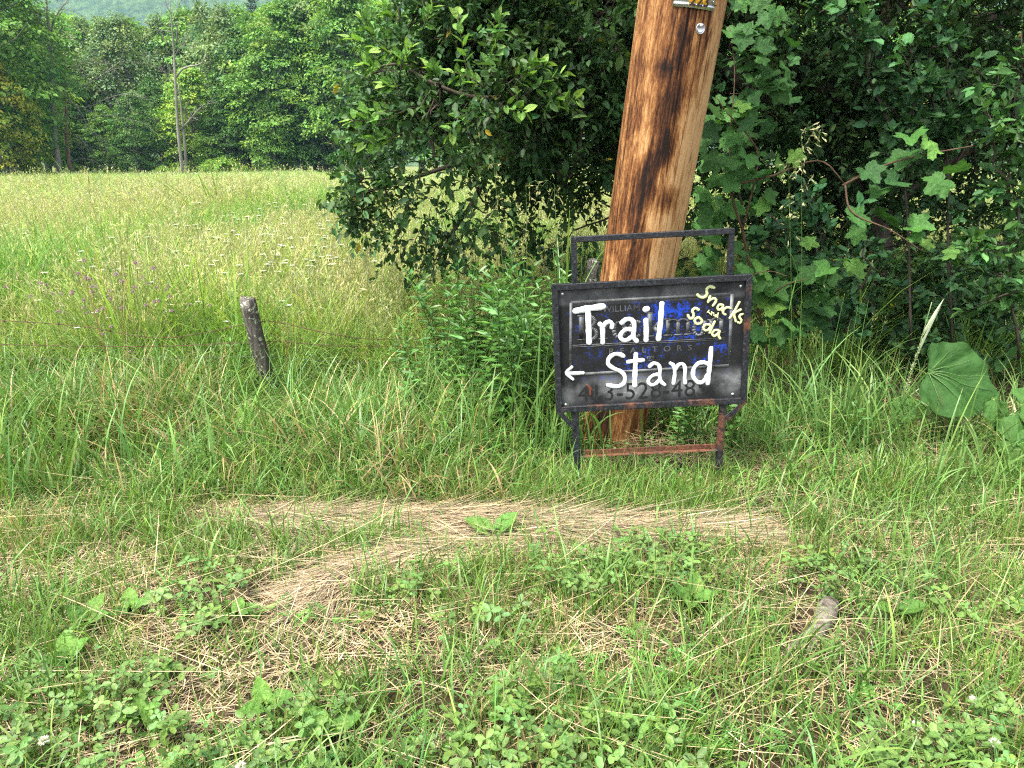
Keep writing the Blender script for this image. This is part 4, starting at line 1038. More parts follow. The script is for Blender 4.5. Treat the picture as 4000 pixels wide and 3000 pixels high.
for (cx, cy, Y, rx_, ry_, dy, nt_, drp) in LOBES:
    c = P(cx, cy, Y); s = mpp(cx, cy, Y)
    u = rdir(nt_, r5) * (0.25 + 0.75 * r5.random((nt_, 1)) ** .45)
    # uneven outline: gaps and clumps
    lum = 0.85 + .4 * vnoise(u[:, 0] * 3 + cx * .01, u[:, 2] * 3 + u[:, 1] * 2, 40, 1.0)
    pos = c + u * lum[:, None] * np.array([rx_ * s, dy, ry_ * s])
    keep = vnoise(pos[:, 0] * 1.0, pos[:, 2] + pos[:, 1], 41, .42) > (.36 if drp < .5 else .50)
    keep &= pos[:, 2] > (.62 if cx < 2900 else .2)
    pos = pos[keep]; u = u[keep]; m = len(pos)
    d = unit(u * .9 + r5.normal(0, .55, (m, 3)) + np.array([0, 0, .25 - drp]))
    L = r5.uniform(.14, .30, m); per = 11
    tt = np.linspace(.08, 1, per)
    lp = pos[:, None] + d[:, None] * (L[:, None, None] * tt[None, :, None]) + r5.normal(0, .012, (m, per, 3)); lp[..., 2] -= (L[:, None] * tt[None] ** 2) * .25
    ld = unit(d[:, None] * .55 + r5.normal(0, .75, (m, per, 3)) + np.array([0, 0, -.05 - .3 * drp]))
    ln = unit(np.array([0, -.12, 1.0]) + r5.normal(0, .5, (m, per, 3)))
    sz = .057 * np.exp(r5.normal(0, .25, (m, per)))
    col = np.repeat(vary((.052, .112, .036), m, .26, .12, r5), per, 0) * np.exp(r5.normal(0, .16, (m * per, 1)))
    yl = r5.random(m * per) < .004; col[yl] = (.42, .3, .03)
    lp, ld, ln, sz = lp.reshape(-1, 3), ld.reshape(-1, 3), ln.reshape(-1, 3), sz.ravel()
    px_, py_, dep = to_px(lp)
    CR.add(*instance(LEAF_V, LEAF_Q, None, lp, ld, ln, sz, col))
    e = pos + d * L[:, None]; st = pos - d * r5.uniform(.05, .16, (m, 1))
    for q in range(0, m, 2): TW.add(*tube([st[q], pos[q] + d[q] * L[q] * .5 - [0, 0, .06 * L[q]], e[q] - [0, 0, .25 * L[q]]], [.0032, .0022, .001], 3, cap=False))
    for q in range(0, m, 22):                 # branchlets joining the lobes to the boughs
        bd = [(np.linalg.norm(b_[0] - pos[q], axis=1).min(), np.linalg.norm(b_[0] - pos[q], axis=1).argmin(), b_[0]) for b_ in bough]; bd.sort(key=lambda v: v[0])
        if bd[0][0] < 1.6: limb(TW, bd[0][2][bd[0][1]], pos[q], .010, .003, .08, .2, 6, 4, r5)
crown = CR.build('crown', M['leaf'], apple); crown['kind'] = 'stuff'
TW.build('twigs', M['bark'], apple, True)['kind'] = 'stuff'
# light young shoots standing out of the crown, their leaves one by one
SHOOTS = [((1500, 200, 5.0), (1370, 150, 4.95)), ((1480, 170, 5.0), (1420, 75, 4.95)), ((1620, 250, 4.95), (1480, 190, 4.9)), ((1560, 300, 4.95), (1600, 190, 4.9)), ((1500, 280, 4.95), (1420, 250, 4.9)),
  ((1720, 320, 4.85), (1680, 270, 4.8)), ((1830, 300, 4.8), (1790, 60, 4.8)), ((1870, 320, 4.8), (1940, 190, 4.75)), ((1900, 350, 4.75), (1770, 280, 4.7)), ((1980, 330, 4.75), (2100, 230, 4.7)), ((2000, 350, 4.75), (2130, 250, 4.7)), ((2050, 370, 4.75), (2200, 285, 4.7)),
  ((2100, 390, 4.75), (2250, 390, 4.7)), ((1900, 170, 4.9), (1960, 60, 4.85)), ((1820, 420, 4.8), (1760, 520, 4.75)), ((1820, 440, 4.8), (1880, 420, 4.75)), ((1560, 430, 4.9), (1400, 440, 4.9)), ((1540, 460, 4.9), (1370, 470, 4.9)), ((1570, 520, 4.95), (1420, 560, 4.95)), ((1560, 350, 4.9), (1500, 330, 4.85)), ((1950, 400, 4.75), (2050, 440, 4.7)), ((1650, 120, 4.95), (1690, 30, 4.9)), ((1560, 90, 5.0), (1500, 20, 5.0))]
SH = Geo(); nleaf = 0
for k, (a_, b_) in enumerate(SHOOTS):
    p0, p1 = P(*a_), P(*b_); L = np.linalg.norm(p1 - p0); pts = smooth_path([p0, (p0 + p1) / 2 + r5.normal(0, .02, 3), p1], 8)
    SH = Geo(); SH.add(*tube(pts, np.linspace(.0045, .0018, 8), 5)); SH.build('shoot', M['bark'], apple, True); d = unit(p1 - p0)
    for q in range(11):
        t = .25 + .75 * q / 10; p = pts[0] * (1 - t) + pts[-1] * t
        az = q * 2.4; side = unit(np.cross(d, [0.2, -1, .3])) * math.cos(az) + np.array([0, -.7, .7]) * math.sin(az)
        leaf_obj(apple, (AL[2] if t > .85 else AL[k % 2]), p, d * (.6 + .5 * (t > .9)) + side * .9 + r5.normal(0, .15, 3) + [0, 0, .15], unit([0, -.35, 1]) + r5.normal(0, .35, 3), r5.uniform(.065, .10)); nleaf += 1
# a few dozen of the plain outer leaves that read singly at the near edge of the crown
for q in range(46):
    px_, py_ = r5.uniform(1350, 2250), r5.uniform(60, 640); p = P(px_, py_, 4.95 + .3 * abs(px_ - 1850) / 500 + r5.uniform(-.05, .1))
    leaf_obj(apple, DK[q % 2], p, r5.normal(0, 1, 3) * [1, .5, .4] + [0, -.3, -.2], unit([0, -.5, .8]) + r5.normal(0, .35, 3), r5.uniform(.06, .085))

# ------------------------------------------------------------------ young shrubs right of the vine
def shrub(label, stems, seed, n_part=60, col=(.05, .125, .045), size=.075, per=26, dens=1.0, group=None):
    r = np.random.default_rng(seed); b0 = P(*stems[0][0]); root = empty('leafy_shrub', (b0[0], b0[1], 0), label, 'shrub', group)
    S = Geo(); Lf = Geo(); singles = []
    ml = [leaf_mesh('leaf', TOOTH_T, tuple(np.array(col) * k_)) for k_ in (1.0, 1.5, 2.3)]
    for st in stems:
        pts = smooth_path(np.array([P(*q) for q in st]), 14); pts[2:-1] += r.normal(0, .022, (11, 3)); S.add(*tube(smooth_path(pts, 24), np.linspace(.009, .003, 24), 6))
        L = np.linalg.norm(np.diff(pts, axis=0), axis=1).sum(); nb = int(L / .055 * dens)
        for b in range(nb):
            t = .03 + .96 * (b + r.random()) / nb; p = pts[int(t * 13)]
            dd = unit(r.normal(0, 1, 3) * [1, .8, .5] + [0, -.2, .35]); ll = r.uniform(.08, .26) * (1.15 - .6 * t)
            tip = p + dd * ll; S.add(*tube([p, (p + tip) / 2 + [0, 0, .01], tip], [.003, .002, .001], 3, cap=False))
            m = max(4, int(per * .4 * ll / .17)); tt = r.uniform(.25, 1, m)
            lp = p + dd * ll * tt[:, None] + r.normal(0, .008, (m, 3)); ld = unit(dd * .6 + r.normal(0, .7, (m, 3))); ln = unit(r.normal(0, .45, (m, 3)) + [0, -.3, 1]); sz = size * np.exp(r.normal(0, .22, m))
            for w in range(m): singles.append((lp[w], ld[w], ln[w], sz[w], t))
    singles.sort(key=lambda s: -s[3] / s[0][1])
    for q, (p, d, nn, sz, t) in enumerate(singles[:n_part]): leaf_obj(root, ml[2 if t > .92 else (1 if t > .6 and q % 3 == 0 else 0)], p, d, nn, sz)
    rest = singles[n_part:]
    if rest:
        A = [np.array([s[k_] for s in rest]) for k_ in range(5)]
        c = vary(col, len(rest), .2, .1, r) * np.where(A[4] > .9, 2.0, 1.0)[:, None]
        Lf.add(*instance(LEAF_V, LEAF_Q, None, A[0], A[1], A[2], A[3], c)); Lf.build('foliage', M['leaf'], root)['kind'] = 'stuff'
    S.build('stems', M['bark'], root, True)
shrub('tall arching dark shrub stem hung with blunt grey-green leaves', [[(3560, 1350, 4.95), (3540, 800, 4.95), (3500, 500, 4.9), (3430, 380, 4.9), (3400, 150, 4.85), (3380, -60, 4.8)], [(3540, 700, 4.9), (3560, 420, 4.75), (3540, 200, 4.7)], [(3480, 500, 4.9), (3300, 60, 4.8), (3200, 50, 4.75)]], 61, 80)
shrub('upright shrub with lobed dull leaves beneath the apple boughs', [[(3720, 1350, 4.9), (3700, 800, 4.85), (3690, 380, 4.8), (3690, 80, 4.75), (3780, -50, 4.7)], [(3700, 700, 4.85), (3850, 420, 4.75), (3800, 260, 4.7)], [(3700, 600, 4.85), (3620, 350, 4.75), (3640, 180, 4.75)]], 62, 80)
shrub('bright-tipped shrub rising over the large burdock leaves', [[(3980, 1400, 4.6), (3950, 900, 4.5), (3960, 500, 4.45), (3990, 120, 4.4)], [(3940, 800, 4.5), (3880, 560, 4.45), (3900, 300, 4.4)], [(3960, 950, 4.5), (3780, 960, 4.4), (3900, 980, 4.35)], [(3960, 1200, 4.5), (3920, 1150, 4.4), (4000, 1120, 4.35)]], 63, 80, (.065, .16, .045))
shrub('low bramble-like shrub with small dull leaves tangled behind the sign', [[(3250, 1300, 4.7), (3200, 950, 4.6), (3180, 760, 4.55)], [(3150, 1300, 4.7), (3050, 1000, 4.6), (3000, 800, 4.6)], [(3300, 1300, 4.7), (3380, 1000, 4.6), (3360, 800, 4.6)], [(3050, 1250, 4.7), (3200, 1080, 4.6), (3300, 1100, 4.55)]], 64, 80, (.045, .12, .045), .07)
shrub('dark leafy shrub filling the gap under the apple trunk', [[(3650, 1500, 5.2), (3700, 1150, 5.2), (3750, 900, 5.1)], [(3750, 1500, 5.2), (3880, 1200, 5.1), (3900, 1000, 5.0)], [(3500, 1450, 5.3), (3380, 1200, 5.3), (3350, 1000, 5.2)], [(3400, 1450, 5.2), (3300, 1250, 5.2), (3200, 1200, 5.2)], [(3850, 1500, 5.1), (3980, 1300, 5.0), (4050, 1100, 5.0)]], 65, 80, (.04, .10, .035), .075, 34)

# ------------------------------------------------------------------ grape vine beside the pole
def grape_outline():
    """five-lobed toothed leaf, petiole at origin, tip at x = 1"""
    key = [(180, .06), (190, .30), (215, .50), (240, .62), (262, .58), (274, .50), (292, .74), (307, .90), (318, .78), (329, .60), (342, .82), (360, 1.08)]
    a = np.linspace(180, 360, 27); r_ = np.interp(a, [k_[0] for k_ in key], [k_[1] for k_ in key]); r_[1:-1] *= 1 + .05 * np.where(np.arange(25) % 2, 1, -1)
    a = np.radians(a); half = np.c_[r_ * np.cos(a), r_ * np.sin(a)] * .72
    other = half[::-1][1:] * [1, -1]
    return np.vstack([half, other])
GO = grape_outline()
GT = [outline_leaf(GO, .16, .10, .03, 3, .012, .2), outline_leaf(GO, -.15, .25, .04, 3, .015, -.25), outline_leaf(GO * [1, 1.08], .32, .05, .03, 3, .012), outline_leaf(GO * [1.1, .9], -.05, .35, .05, 3, .015, .35), outline_leaf(GO * [.95, 1.0], .45, .15, .02, 3, .01, -.15)]
GM = [leaf_mesh('leaf', GT[k_ % 5], c) for k_, c in enumerate(((.050, .135, .032), (.062, .160, .036), (.044, .120, .034), (.105, .23, .045), (.056, .15, .032), (.14, .27, .05)))]
vb = P(3020, 1420, 4.3)
vine = empty('grape_vine', (vb[0], vb[1], 0), 'wild grape vine with big lobed toothed leaves climbing beside the pole', 'vine')
rv = np.random.default_rng(71)
VS = Geo()
for path, r0 in [([(3020, 1500, 4.3), (2960, 1200, 4.3), (2900, 900, 4.2), (2860, 740, 4.15), (3010, 690, 4.1), (3160, 632, 4.1), (3230, 640, 4.1), (3295, 715, 4.1)], .009), ([(3290, 725, 4.1), (3420, 660, 4.1), (3560, 615, 4.1), (3800, 570, 4.15)], .008),
                 ([(2900, 900, 4.2), (2960, 640, 4.2), (2930, 540, 4.2), (2840, 440, 4.2), (2800, 380, 4.2)], .006), ([(3300, 720, 4.1), (3330, 830, 4.0), (3480, 900, 3.95), (3600, 980, 3.95)], .006), ([(2960, 1200, 4.3), (3060, 1120, 4.1), (3150, 1090, 4.0)], .006),
                 ([(2900, 800, 4.2), (2850, 600, 4.2), (2870, 300, 4.25), (2850, 100, 4.3)], .005), ([(2960, 1250, 4.2), (2920, 1100, 4.05), (3000, 1060, 4.0), (3080, 1080, 3.95)], .004)]:
    pts = smooth_path(np.array([P(*q) for q in path]), 18); VS.add(*tube(pts, np.linspace(r0, r0 * .45, 18), 6))
VS.build('canes', M['cane'], vine, True)
vl = []                                         # (px, py, Y, size in metres, tone)
for x, y, s, t in [(3560, 555, .19, 4), (3650, 590, .17, 3), (3520, 645, .21, 0), (3705, 655, .17, 0), (3475, 715, .19, 2), (3640, 735, .19, 1), (3420, 765, .16, 0), (3385, 860, .18, 0), (3500, 880, .22, 0), (3630, 890, .18, 4), (3340, 940, .13, 1), (3420, 700, .16, 2),
                   (2855, 425, .15, 3), (2900, 430, .12, 5), (2930, 470, .15, 4), (2820, 440, .13, 3), (2900, 510, .15, 2), (2850, 560, .15, 0), (2930, 640, .17, 0), (2790, 540, .15, 2), (2830, 630, .15, 1), (2760, 650, .15, 1), (2870, 690, .16, 0), (2960, 690, .15, 2), (3060, 670, .15, 3), (3110, 640, .12, 5),
                   (2840, 740, .15, 0), (2750, 770, .14, 1), (2800, 800, .13, 3), (2970, 820, .12, 3), (3020, 790, .12, 4), (2740, 860, .14, 1), (2790, 940, .13, 4), (2860, 980, .16, 0), (2900, 1040, .19, 1), (3000, 1060, .18, 3), (2960, 1120, .17, 1), (3060, 1160, .2, 4), (3120, 1090, .2, 0), (3200, 1070, .16, 4), (3180, 950, .11, 3), (3330, 1010, .15, 1), (3360, 1060, .15, 3),
                   (3010, 1220, .19, 5), (3070, 1250, .16, 1), (2930, 1200, .16, 4), (3640, 960, .1, 5), (3700, 1000, .1, 3), (3590, 940, .09, 4), (2980, 1320, .14, 0), (3050, 1330, .15, 0)]:
    vl.append((x, y, 4.05 + rv.uniform(-.1, .1), s * .86, t))
for q in range(190):
    a = rv.random()
    if a < .5: x, y = rv.uniform(2720, 2990), rv.uniform(380, 1250)
    elif a < .75: x, y = rv.uniform(2950, 3250), rv.uniform(1000, 1350)
    else: x, y = rv.uniform(2860, 3100), rv.uniform(20, 420)
    vl.append((x, y, rv.uniform(4.15, 4.55), rv.uniform(.07, .14), rv.integers(0, 3)))
PT = Geo()
for x, y, Y, s, t in vl:
    p = P(x, y, Y)
    if p[2] < .05: continue
    d = unit(np.array([rv.normal(0, .7), -.45 + rv.normal(0, .25), -.35 + rv.normal(0, .3)])); nn = unit(np.array([rv.normal(0, .45), -.5 + rv.normal(0, .35), .8]))
    leaf_obj(vine, GM[int(t)], p - d * s * .5, d, nn, s)
    q0 = p - d * s * .5; PT.add(*tube([q0 + [rv.normal(0, .03), .07, -.05 + rv.normal(0, .02)], q0 + [0, .03, -.01], q0], [.0018, .0015, .0014], 4, cap=False))
PT.build('petioles', M['cane'], vine, True)

# ------------------------------------------------------------------ burdock
def burdock_outline(n=25):
    a = np.linspace(math.radians(188), math.radians(352 + 8), n); base = np.interp(a, [math.radians(188), math.radians(225), math.radians(290), math.radians(360)], [.30, .55, .56, .62])
    h = np.c_[.30 + base * np.cos(a) * .95, base * np.sin(a)]; h[0] = (.02, -.02); h[:, 1] += .018 * np.sin(np.arange(n) * 1.9); h[:, 0] += .012 * np.sin(np.arange(n) * 2.7)
    h[-1] = (.95, 0); return np.vstack([h, h[::-1][1:] * [1, -1]])
BO = burdock_outline(); BT = [outline_leaf(BO, .05, .10, .05, 8, .035), outline_leaf(BO * [1, .85], -.15, .3, .06, 6, .035)]
BM = [leaf_mesh('leaf', BT[0], (.030, .085, .018), 'burdock'), leaf_mesh('leaf', BT[1], (.052, .13, .027), 'burdock')]  # huge blade's colour is darkened to stand for shade under the tree edge
def burdock(label, base, leaves):
    b = G(*base); root = empty('burdock_plant', (b[0], b[1], 0), label, 'plant')
    for (x, y, Y, s, d, nn, k_) in leaves:
        p = P(x, y, Y); lf = leaf_obj(root, BM[k_], p, d, nn, s)
        g = Geo(); bb = np.array([b[0], b[1], 0]); pts = smooth_path([bb, bb * .5 + p * .5 + [0, 0, .05], p], 8); g.add(*tube(pts, np.linspace(.009, .006, 8), 6), (.16, .24, .07)); g.build('leaf_stalk', M['grass'], root)
        if k_ == 0:                               # pale veins standing proud of the big blade
            g = Geo(); d_ = unit(d); yv = unit(np.cross(nn, d_)); zv = np.cross(d_, yv)
            for an in (-62, -36, -14, 0, 14, 36, 62):
                q = np.linspace(.02, .5 if abs(an) > 50 else (.62 if abs(an) > 20 else .85), 7); xx, yy = q * math.cos(math.radians(an)), q * math.sin(math.radians(an)) * .95
                zz_ = .05 * np.abs(yy) * 1.2 - .10 * xx * np.abs(xx) + .05 * np.sin(xx * 9 + yy * 7) + .035 * np.hypot(xx, yy) + .012
                g.add(*tube(p + (xx[:, None] * d_ + yy[:, None] * yv + zz_[:, None] * zv) * s, np.linspace(.0028, .001, 7), 4), (.12, .22, .07))
            g.build('veins', M['grass'], root)
burdock('burdock with one huge broad crinkled leaf under the dark shrubs', (3740, 1740), [(3625, 1455, 3.75, .40, [.85, -.2, -.22], [-.05, -.80, .60], 0), (3690, 1590, 4.0, .3, [.6, .1, -.4], [.2, -.5, .8], 1), (3580, 1560, 4.0, .2, [-.5, -.4, -.2], [-.2, -.6, .8], 1)])
burdock('smaller burdock with wavy bright leaves beside the huge-leaved one', (3960, 1800), [(3880, 1560, 3.55, .2, [.5, -.3, -.75], [.3, -.7, .5], 1), (3960, 1620, 3.5, .24, [.3, -.5, -.5], [.1, -.7, .6], 1), (3990, 1580, 3.5, .28, [.8, -.1, .1], [-.2, -.6, .8], 1), (3975, 1680, 3.45, .2, [-.2, -.6, -.5], [-.3, -.6, .7], 1)])

# ------------------------------------------------------------------ leafy weeds along the fence line
def weed_proto(seed, H, nl, col, ll, wd):
    r = np.random.default_rng(seed); S = Geo(); L = Geo()
    pts = smooth_path([[0, 0, -.02], [.02, .01, H * .5], [r.normal(0, .06), r.normal(0, .06), H]], 10)
    S.add(*tube(pts, np.linspace(.004, .0016, 10), 5), (.09, .17, .04))
    t = np.linspace(.12, 1, nl); az = np.arange(nl) * 2.4 + r.normal(0, .2, nl); p = pts[(t * 9).astype(int)] * 1.0; p[:, 2] = t * H
    d = np.stack([np.cos(az), np.sin(az), .45 - .5 * (1 - t) + .5 * (t > .9)], -1); l_ = ll * np.interp(t, [.1, .5, .85, 1], [.7, 1, .8, .5]) * np.exp(r.normal(0, .1, nl))
    L.add(*instance(APPLE_T[0], APPLE_T[1], APPLE_T[2], p, d, np.array([0, 0, 1.0]) + .2 * rdir(nl, r) + d * -.3, l_, vary(col, nl, .15, .1, r), l_ * wd))
    return S.mesh('stem', M['grass']), L.mesh('foliage', M['grass'])
WP = [weed_proto(81, .75, 34, (.085, .20, .045), .11, .55), weed_proto(82, .6, 30, (.10, .23, .05), .10, .6), weed_proto(83, .9, 40, (.075, .18, .04), .10, .5), weed_proto(84, .45, 22, (.12, .25, .06), .085, .8)]
WL = [('goldenrod_plant', 'upright leafy goldenrod stem growing in the weeds left of the sign', 'goldenrod stems'), ('mint_weed', 'bushy bright green weed among the goldenrod by the fence wires', 'bushy fence weeds'), ('tall_goldenrod', 'tall slender goldenrod overtopping the weeds left of the sign', 'tall goldenrods'), ('nettle_weed', 'short broad-leaved weed in the grass beside the sign', 'short broad-leaved weeds')]
rw = np.random.default_rng(90)
def weed(kind, x, y, s=1.0):
    nm, lab, grp = WL[kind]; o = empty(nm, (x, y, float(ground_z(x, y))), lab, 'weed', grp); o.scale = (s, s, s); o.rotation_euler = (rw.normal(0, .08), rw.normal(0, .08), rw.uniform(0, 6.28))
    for me in WP[kind]:
        c = bpy.data.objects.new(me.name.split('.')[0], me); COL.objects.link(c); c.parent = o
for q in range(64):
    px_ = rw.uniform(1560, 2240); Y = rw.uniform(3.75, 5.0); x = P(px_, 1500, Y)[0]
    weed(rw.choice([0, 1, 2, 3], p=[.36, .34, .14, .16]), x, Y, rw.uniform(.85, 1.3) * (.75 if px_ < 1700 else 1))
for q in range(26):
    px_ = rw.uniform(2560, 3500); Y = rw.uniform(3.6, 4.4); x = P(px_, 1500, Y)[0]; weed(rw.choice([1, 3]), x, Y, rw.uniform(.5, .9))
for q in range(16):
    px_ = rw.uniform(100, 1500); Y = rw.uniform(4.6, 8.0); x = P(px_, 1400, Y)[0]; weed(rw.choice([0, 1, 2]), x, Y, rw.uniform(.7, 1.0))
# ------------------------------------------------------------------ instanced ground cover
def proto_collection(name, meshes):
    c = bpy.data.collections.new(name)
    for k_, me in enumerate(meshes):
        o = bpy.data.objects.new(f'{name}_{k_:02d}', me); c.objects.link(o)
    return c
def scatter(name, label, cat, coll, pos, rot, scl, idx, tint):
    n = len(pos); me = bpy.data.meshes.new(name); me.vertices.add(n); me.vertices.foreach_set('co', np.asarray(pos, np.float32).ravel())
    def at(nm, typ, arr, key):
        a = me.attributes.new(nm, typ, 'POINT'); a.data.foreach_set(key, np.ascontiguousarray(arr).ravel())
    at('rot', 'FLOAT_VECTOR', np.asarray(rot, np.float32), 'vector'); at('scl', 'FLOAT_VECTOR', np.asarray(scl, np.float32), 'vector')
    at('idx', 'INT', np.asarray(idx, np.int32), 'value'); at('tint', 'FLOAT_COLOR', np.c_[tint, np.ones(n)].astype(np.float32), 'color')
    o = bpy.data.objects.new(name, me); COL.objects.link(o)
    ng = bpy.data.node_groups.new(name, 'GeometryNodeTree')
    ng.interface.new_socket('Geometry', in_out='INPUT', socket_type='NodeSocketGeometry'); ng.interface.new_socket('Geometry', in_out='OUTPUT', socket_type='NodeSocketGeometry')
    N, L = ng.nodes, ng.links
    gi, go = N.new('NodeGroupInput'), N.new('NodeGroupOutput'); ip = N.new('GeometryNodeInstanceOnPoints'); ci = N.new('GeometryNodeCollectionInfo')
    ci.inputs['Collection'].default_value = coll; ci.inputs['Separate Children'].default_value = True; ci.inputs['Reset Children'].default_value = True
    def na(nm, typ):
        x = N.new('GeometryNodeInputNamedAttribute'); x.data_type = typ; x.inputs['Name'].default_value = nm; return x.outputs[0]
    er = N.new('FunctionNodeEulerToRotation'); L.new(na('rot', 'FLOAT_VECTOR'), er.inputs[0])
    L.new(gi.outputs[0], ip.inputs['Points']); L.new(ci.outputs[0], ip.inputs['Instance']); ip.inputs['Pick Instance'].default_value = True
    L.new(na('idx', 'INT'), ip.inputs['Instance Index']); L.new(er.outputs[0], ip.inputs['Rotation']); L.new(na('scl', 'FLOAT_VECTOR'), ip.inputs['Scale'])
    L.new(ip.outputs[0], go.inputs[0])
    m = o.modifiers.new('scatter', 'NODES'); m.node_group = ng
    return tag(o, label, cat, kind='stuff')
def rand_in(n, poly_y, half=lambda y: .80 * y + 1.0, r=None):
    """random ground points in the view wedge with a margin"""
    r = rng if r is None else r
    y0, y1 = poly_y; y = np.sqrt(r.uniform(y0 ** 2, y1 ** 2, n)); x = r.uniform(-1, 1, n) * half(y); return x, y

# tuft prototypes for the meadow ------------------------------------
rm = np.random.default_rng(201)
def tuft(n, rad, L, W, bend, c0, c1, seed, segs=4, lean=.25, heads=0, hc=(.42, .46, .20), stalk=1.25, green_tip=.0):
    global rng
    keep, rng = rng, np.random.default_rng(seed); r = rng; g = Geo()
    a, q = r.uniform(0, 6.28, n), rad * np.sqrt(r.random(n)); b = np.stack([q * np.cos(a), q * np.sin(a), np.full(n, -.02)], -1)
    phi = a + r.normal(0, .8, n)
    dead = r.random(n) < .12
    C0, C1 = vary(c0, n, .15, .1), vary(c1, n, .18, .14); C1[dead] = vary((.40, .33, .17), dead.sum(), .15, .05); C0[dead] = C1[dead] * .8
    g.add(*blades(b, L * np.exp(np.clip(r.normal(0, .28, n), -.6, .38)), W * np.exp(r.normal(0, .25, n)), phi, np.abs(r.normal(0, lean, n)), np.abs(r.normal(bend, .5, n)), segs, C0, C1))
    for _ in range(heads):
        h = L * stalk * r.uniform(.75, 1.2); az = r.uniform(0, 6.28); le = r.uniform(.03, .28); e = np.array([math.cos(az) * le * h, math.sin(az) * le * h, h * .95])
        b0 = np.array([r.normal(0, rad * .5), r.normal(0, rad * .5), 0]); pts = smooth_path([b0, b0 + e * .55 + [0, 0, .04 * h], b0 + e], 5); cc = vary(hc, 1, .15, .08)[0]
        g.add(*tube(pts, [.0012, .0011, .001, .0009, .0007], 3, cap=False), cc * .9)
        m = 9; t = r.uniform(.78, 1.0, m); pp = b0 + e * t[:, None] + r.normal(0, .008, (m, 3)) + [0, 0, .01]
        g.add(*instance(RH_V, None, RH_T, pp, unit(e) + r.normal(0, .45, (m, 3)), rdir(m), r.uniform(.02, .045, m), cc, .012))
    rng = keep
    return g.mesh('tuft', M['meadow'])
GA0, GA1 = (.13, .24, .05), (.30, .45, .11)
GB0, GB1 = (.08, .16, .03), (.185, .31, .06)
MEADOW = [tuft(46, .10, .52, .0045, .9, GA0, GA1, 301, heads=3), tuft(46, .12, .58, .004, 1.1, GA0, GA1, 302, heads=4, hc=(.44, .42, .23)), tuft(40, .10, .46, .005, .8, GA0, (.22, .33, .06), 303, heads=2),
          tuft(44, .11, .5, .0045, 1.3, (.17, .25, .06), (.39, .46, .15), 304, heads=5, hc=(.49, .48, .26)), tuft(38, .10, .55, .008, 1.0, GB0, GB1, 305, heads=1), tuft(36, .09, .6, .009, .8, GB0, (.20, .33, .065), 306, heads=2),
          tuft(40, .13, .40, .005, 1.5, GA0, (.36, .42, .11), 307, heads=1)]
def wide_tuft(seed, hc):                       # a metre of far meadow in one tuft
    r = np.random.default_rng(seed); g = Geo(); n = 330
    global rng
    keep, rng = rng, r
    b = np.c_[r.uniform(-.6, .6, (n, 2)), np.full(n, -.05)]
    g.add(*blades(b, .5 * np.exp(r.normal(0, .25, n)), .013, r.uniform(0, 6.28, n), np.abs(r.normal(0, .25, n)), np.abs(r.normal(.9, .4, n)), 3, vary(GA0, n, .2, .1), vary(GA1, n, .2, .15)))
    m = 45; b = np.c_[r.uniform(-.6, .6, (m, 2)), np.full(m, 0)]; h = r.uniform(.45, .72, m)
    g.add(*blades(b, h, .007, r.uniform(0, 6.28, m), np.abs(r.normal(0, .12, m)), .3, 2, vary(hc, m, .15, .08), vary(hc, m, .15, .08)))
    pp = b + np.c_[r.normal(0, .04, (m, 2)), h * .93]; g.add(*instance(RH_V, None, RH_T, pp, np.array([0, 0, -1.0]) + .5 * rdir(m), rdir(m), r.uniform(.06, .12, m), vary(hc, m, .15, .08), .03))
    rng = keep
    return g.mesh('far_tuft', M['meadow'])
FAR = [wide_tuft(311, (.40, .46, .19)), wide_tuft(312, (.37, .45, .16)), wide_tuft(313, (.44, .46, .22)), wide_tuft(314, (.34, .45, .13))]
c_me, c_fa = proto_collection('meadow_tuft', MEADOW), proto_collection('far_meadow_tuft', FAR)
def meadow_tint(x, y, r):
    a, b = fbm(x, y, 61, 5.0), fbm(x, y, 62, 2.2); n = len(x)
    t = np.ones((n, 3)) * np.exp(r.normal(0, .08, (n, 1)))
    warm = sstep(.45, .7, a)[:, None]; green = sstep(.55, .75, b)[:, None]
    return t * (1 + warm * np.array([[.05, .0, .08]])) * (1 - green * np.array([[.28, .10, .22]]))
pos_all, idx_all = [], []
def far_clear(x, y): return np.ones(len(x), bool)
n1 = 17000; x, y = rand_in(n1, (4.9, 16), lambda y: .78 * y + .8, rm)
kk = ~((x > .6 + .25 * (y - 5)) & (y < 7.6) & (rm.random(n1) < .85)); x, y = x[kk], y[kk]; n1 = len(x)
gN = fbm(x, y, 62, 2.2) + .08 * (1 - sstep(4.5, 8, y))
idx = np.where(gN > .60, rm.choice([4, 5, 2], n1), rm.choice([0, 1, 2, 3, 6], n1, p=[.26, .24, .18, .2, .12]))
n2 = 13000; x2, y2 = rand_in(n2, (15, 34), lambda y: .78 * y + 1, rm); idx2 = rm.choice([0, 1, 2, 3, 6, 4], n2, p=[.25, .22, .15, .22, .08, .08])
X_, Y_, I_ = np.r_[x, x2], np.r_[y, y2], np.r_[idx, idx2]; n = len(X_)
s = np.exp(rm.normal(0, .18, n)) * np.where(Y_ > 15, 1.25, 1.0) * (.8 + .45 * fbm(X_, Y_, 63, 3.0))
scatter('meadow_grass', 'yellow-green hay meadow full of fine seed heads beyond the fence', 'grass', c_me, np.c_[X_, Y_, ground_z(X_, Y_)], np.c_[rm.normal(0, .1, (n, 2)), rm.uniform(0, 6.28, n)], np.c_[s * np.where(Y_ > 15, 1.4, 1), s * np.where(Y_ > 15, 1.4, 1), s], I_, meadow_tint(X_, Y_, rm))
n3 = 9500; x, y = rand_in(n3, (30, 84), lambda y: .78 * y + 2, rm); s = np.exp(rm.normal(0, .15, n3)) * (.85 + .35 * fbm(x, y, 64, 6.0))
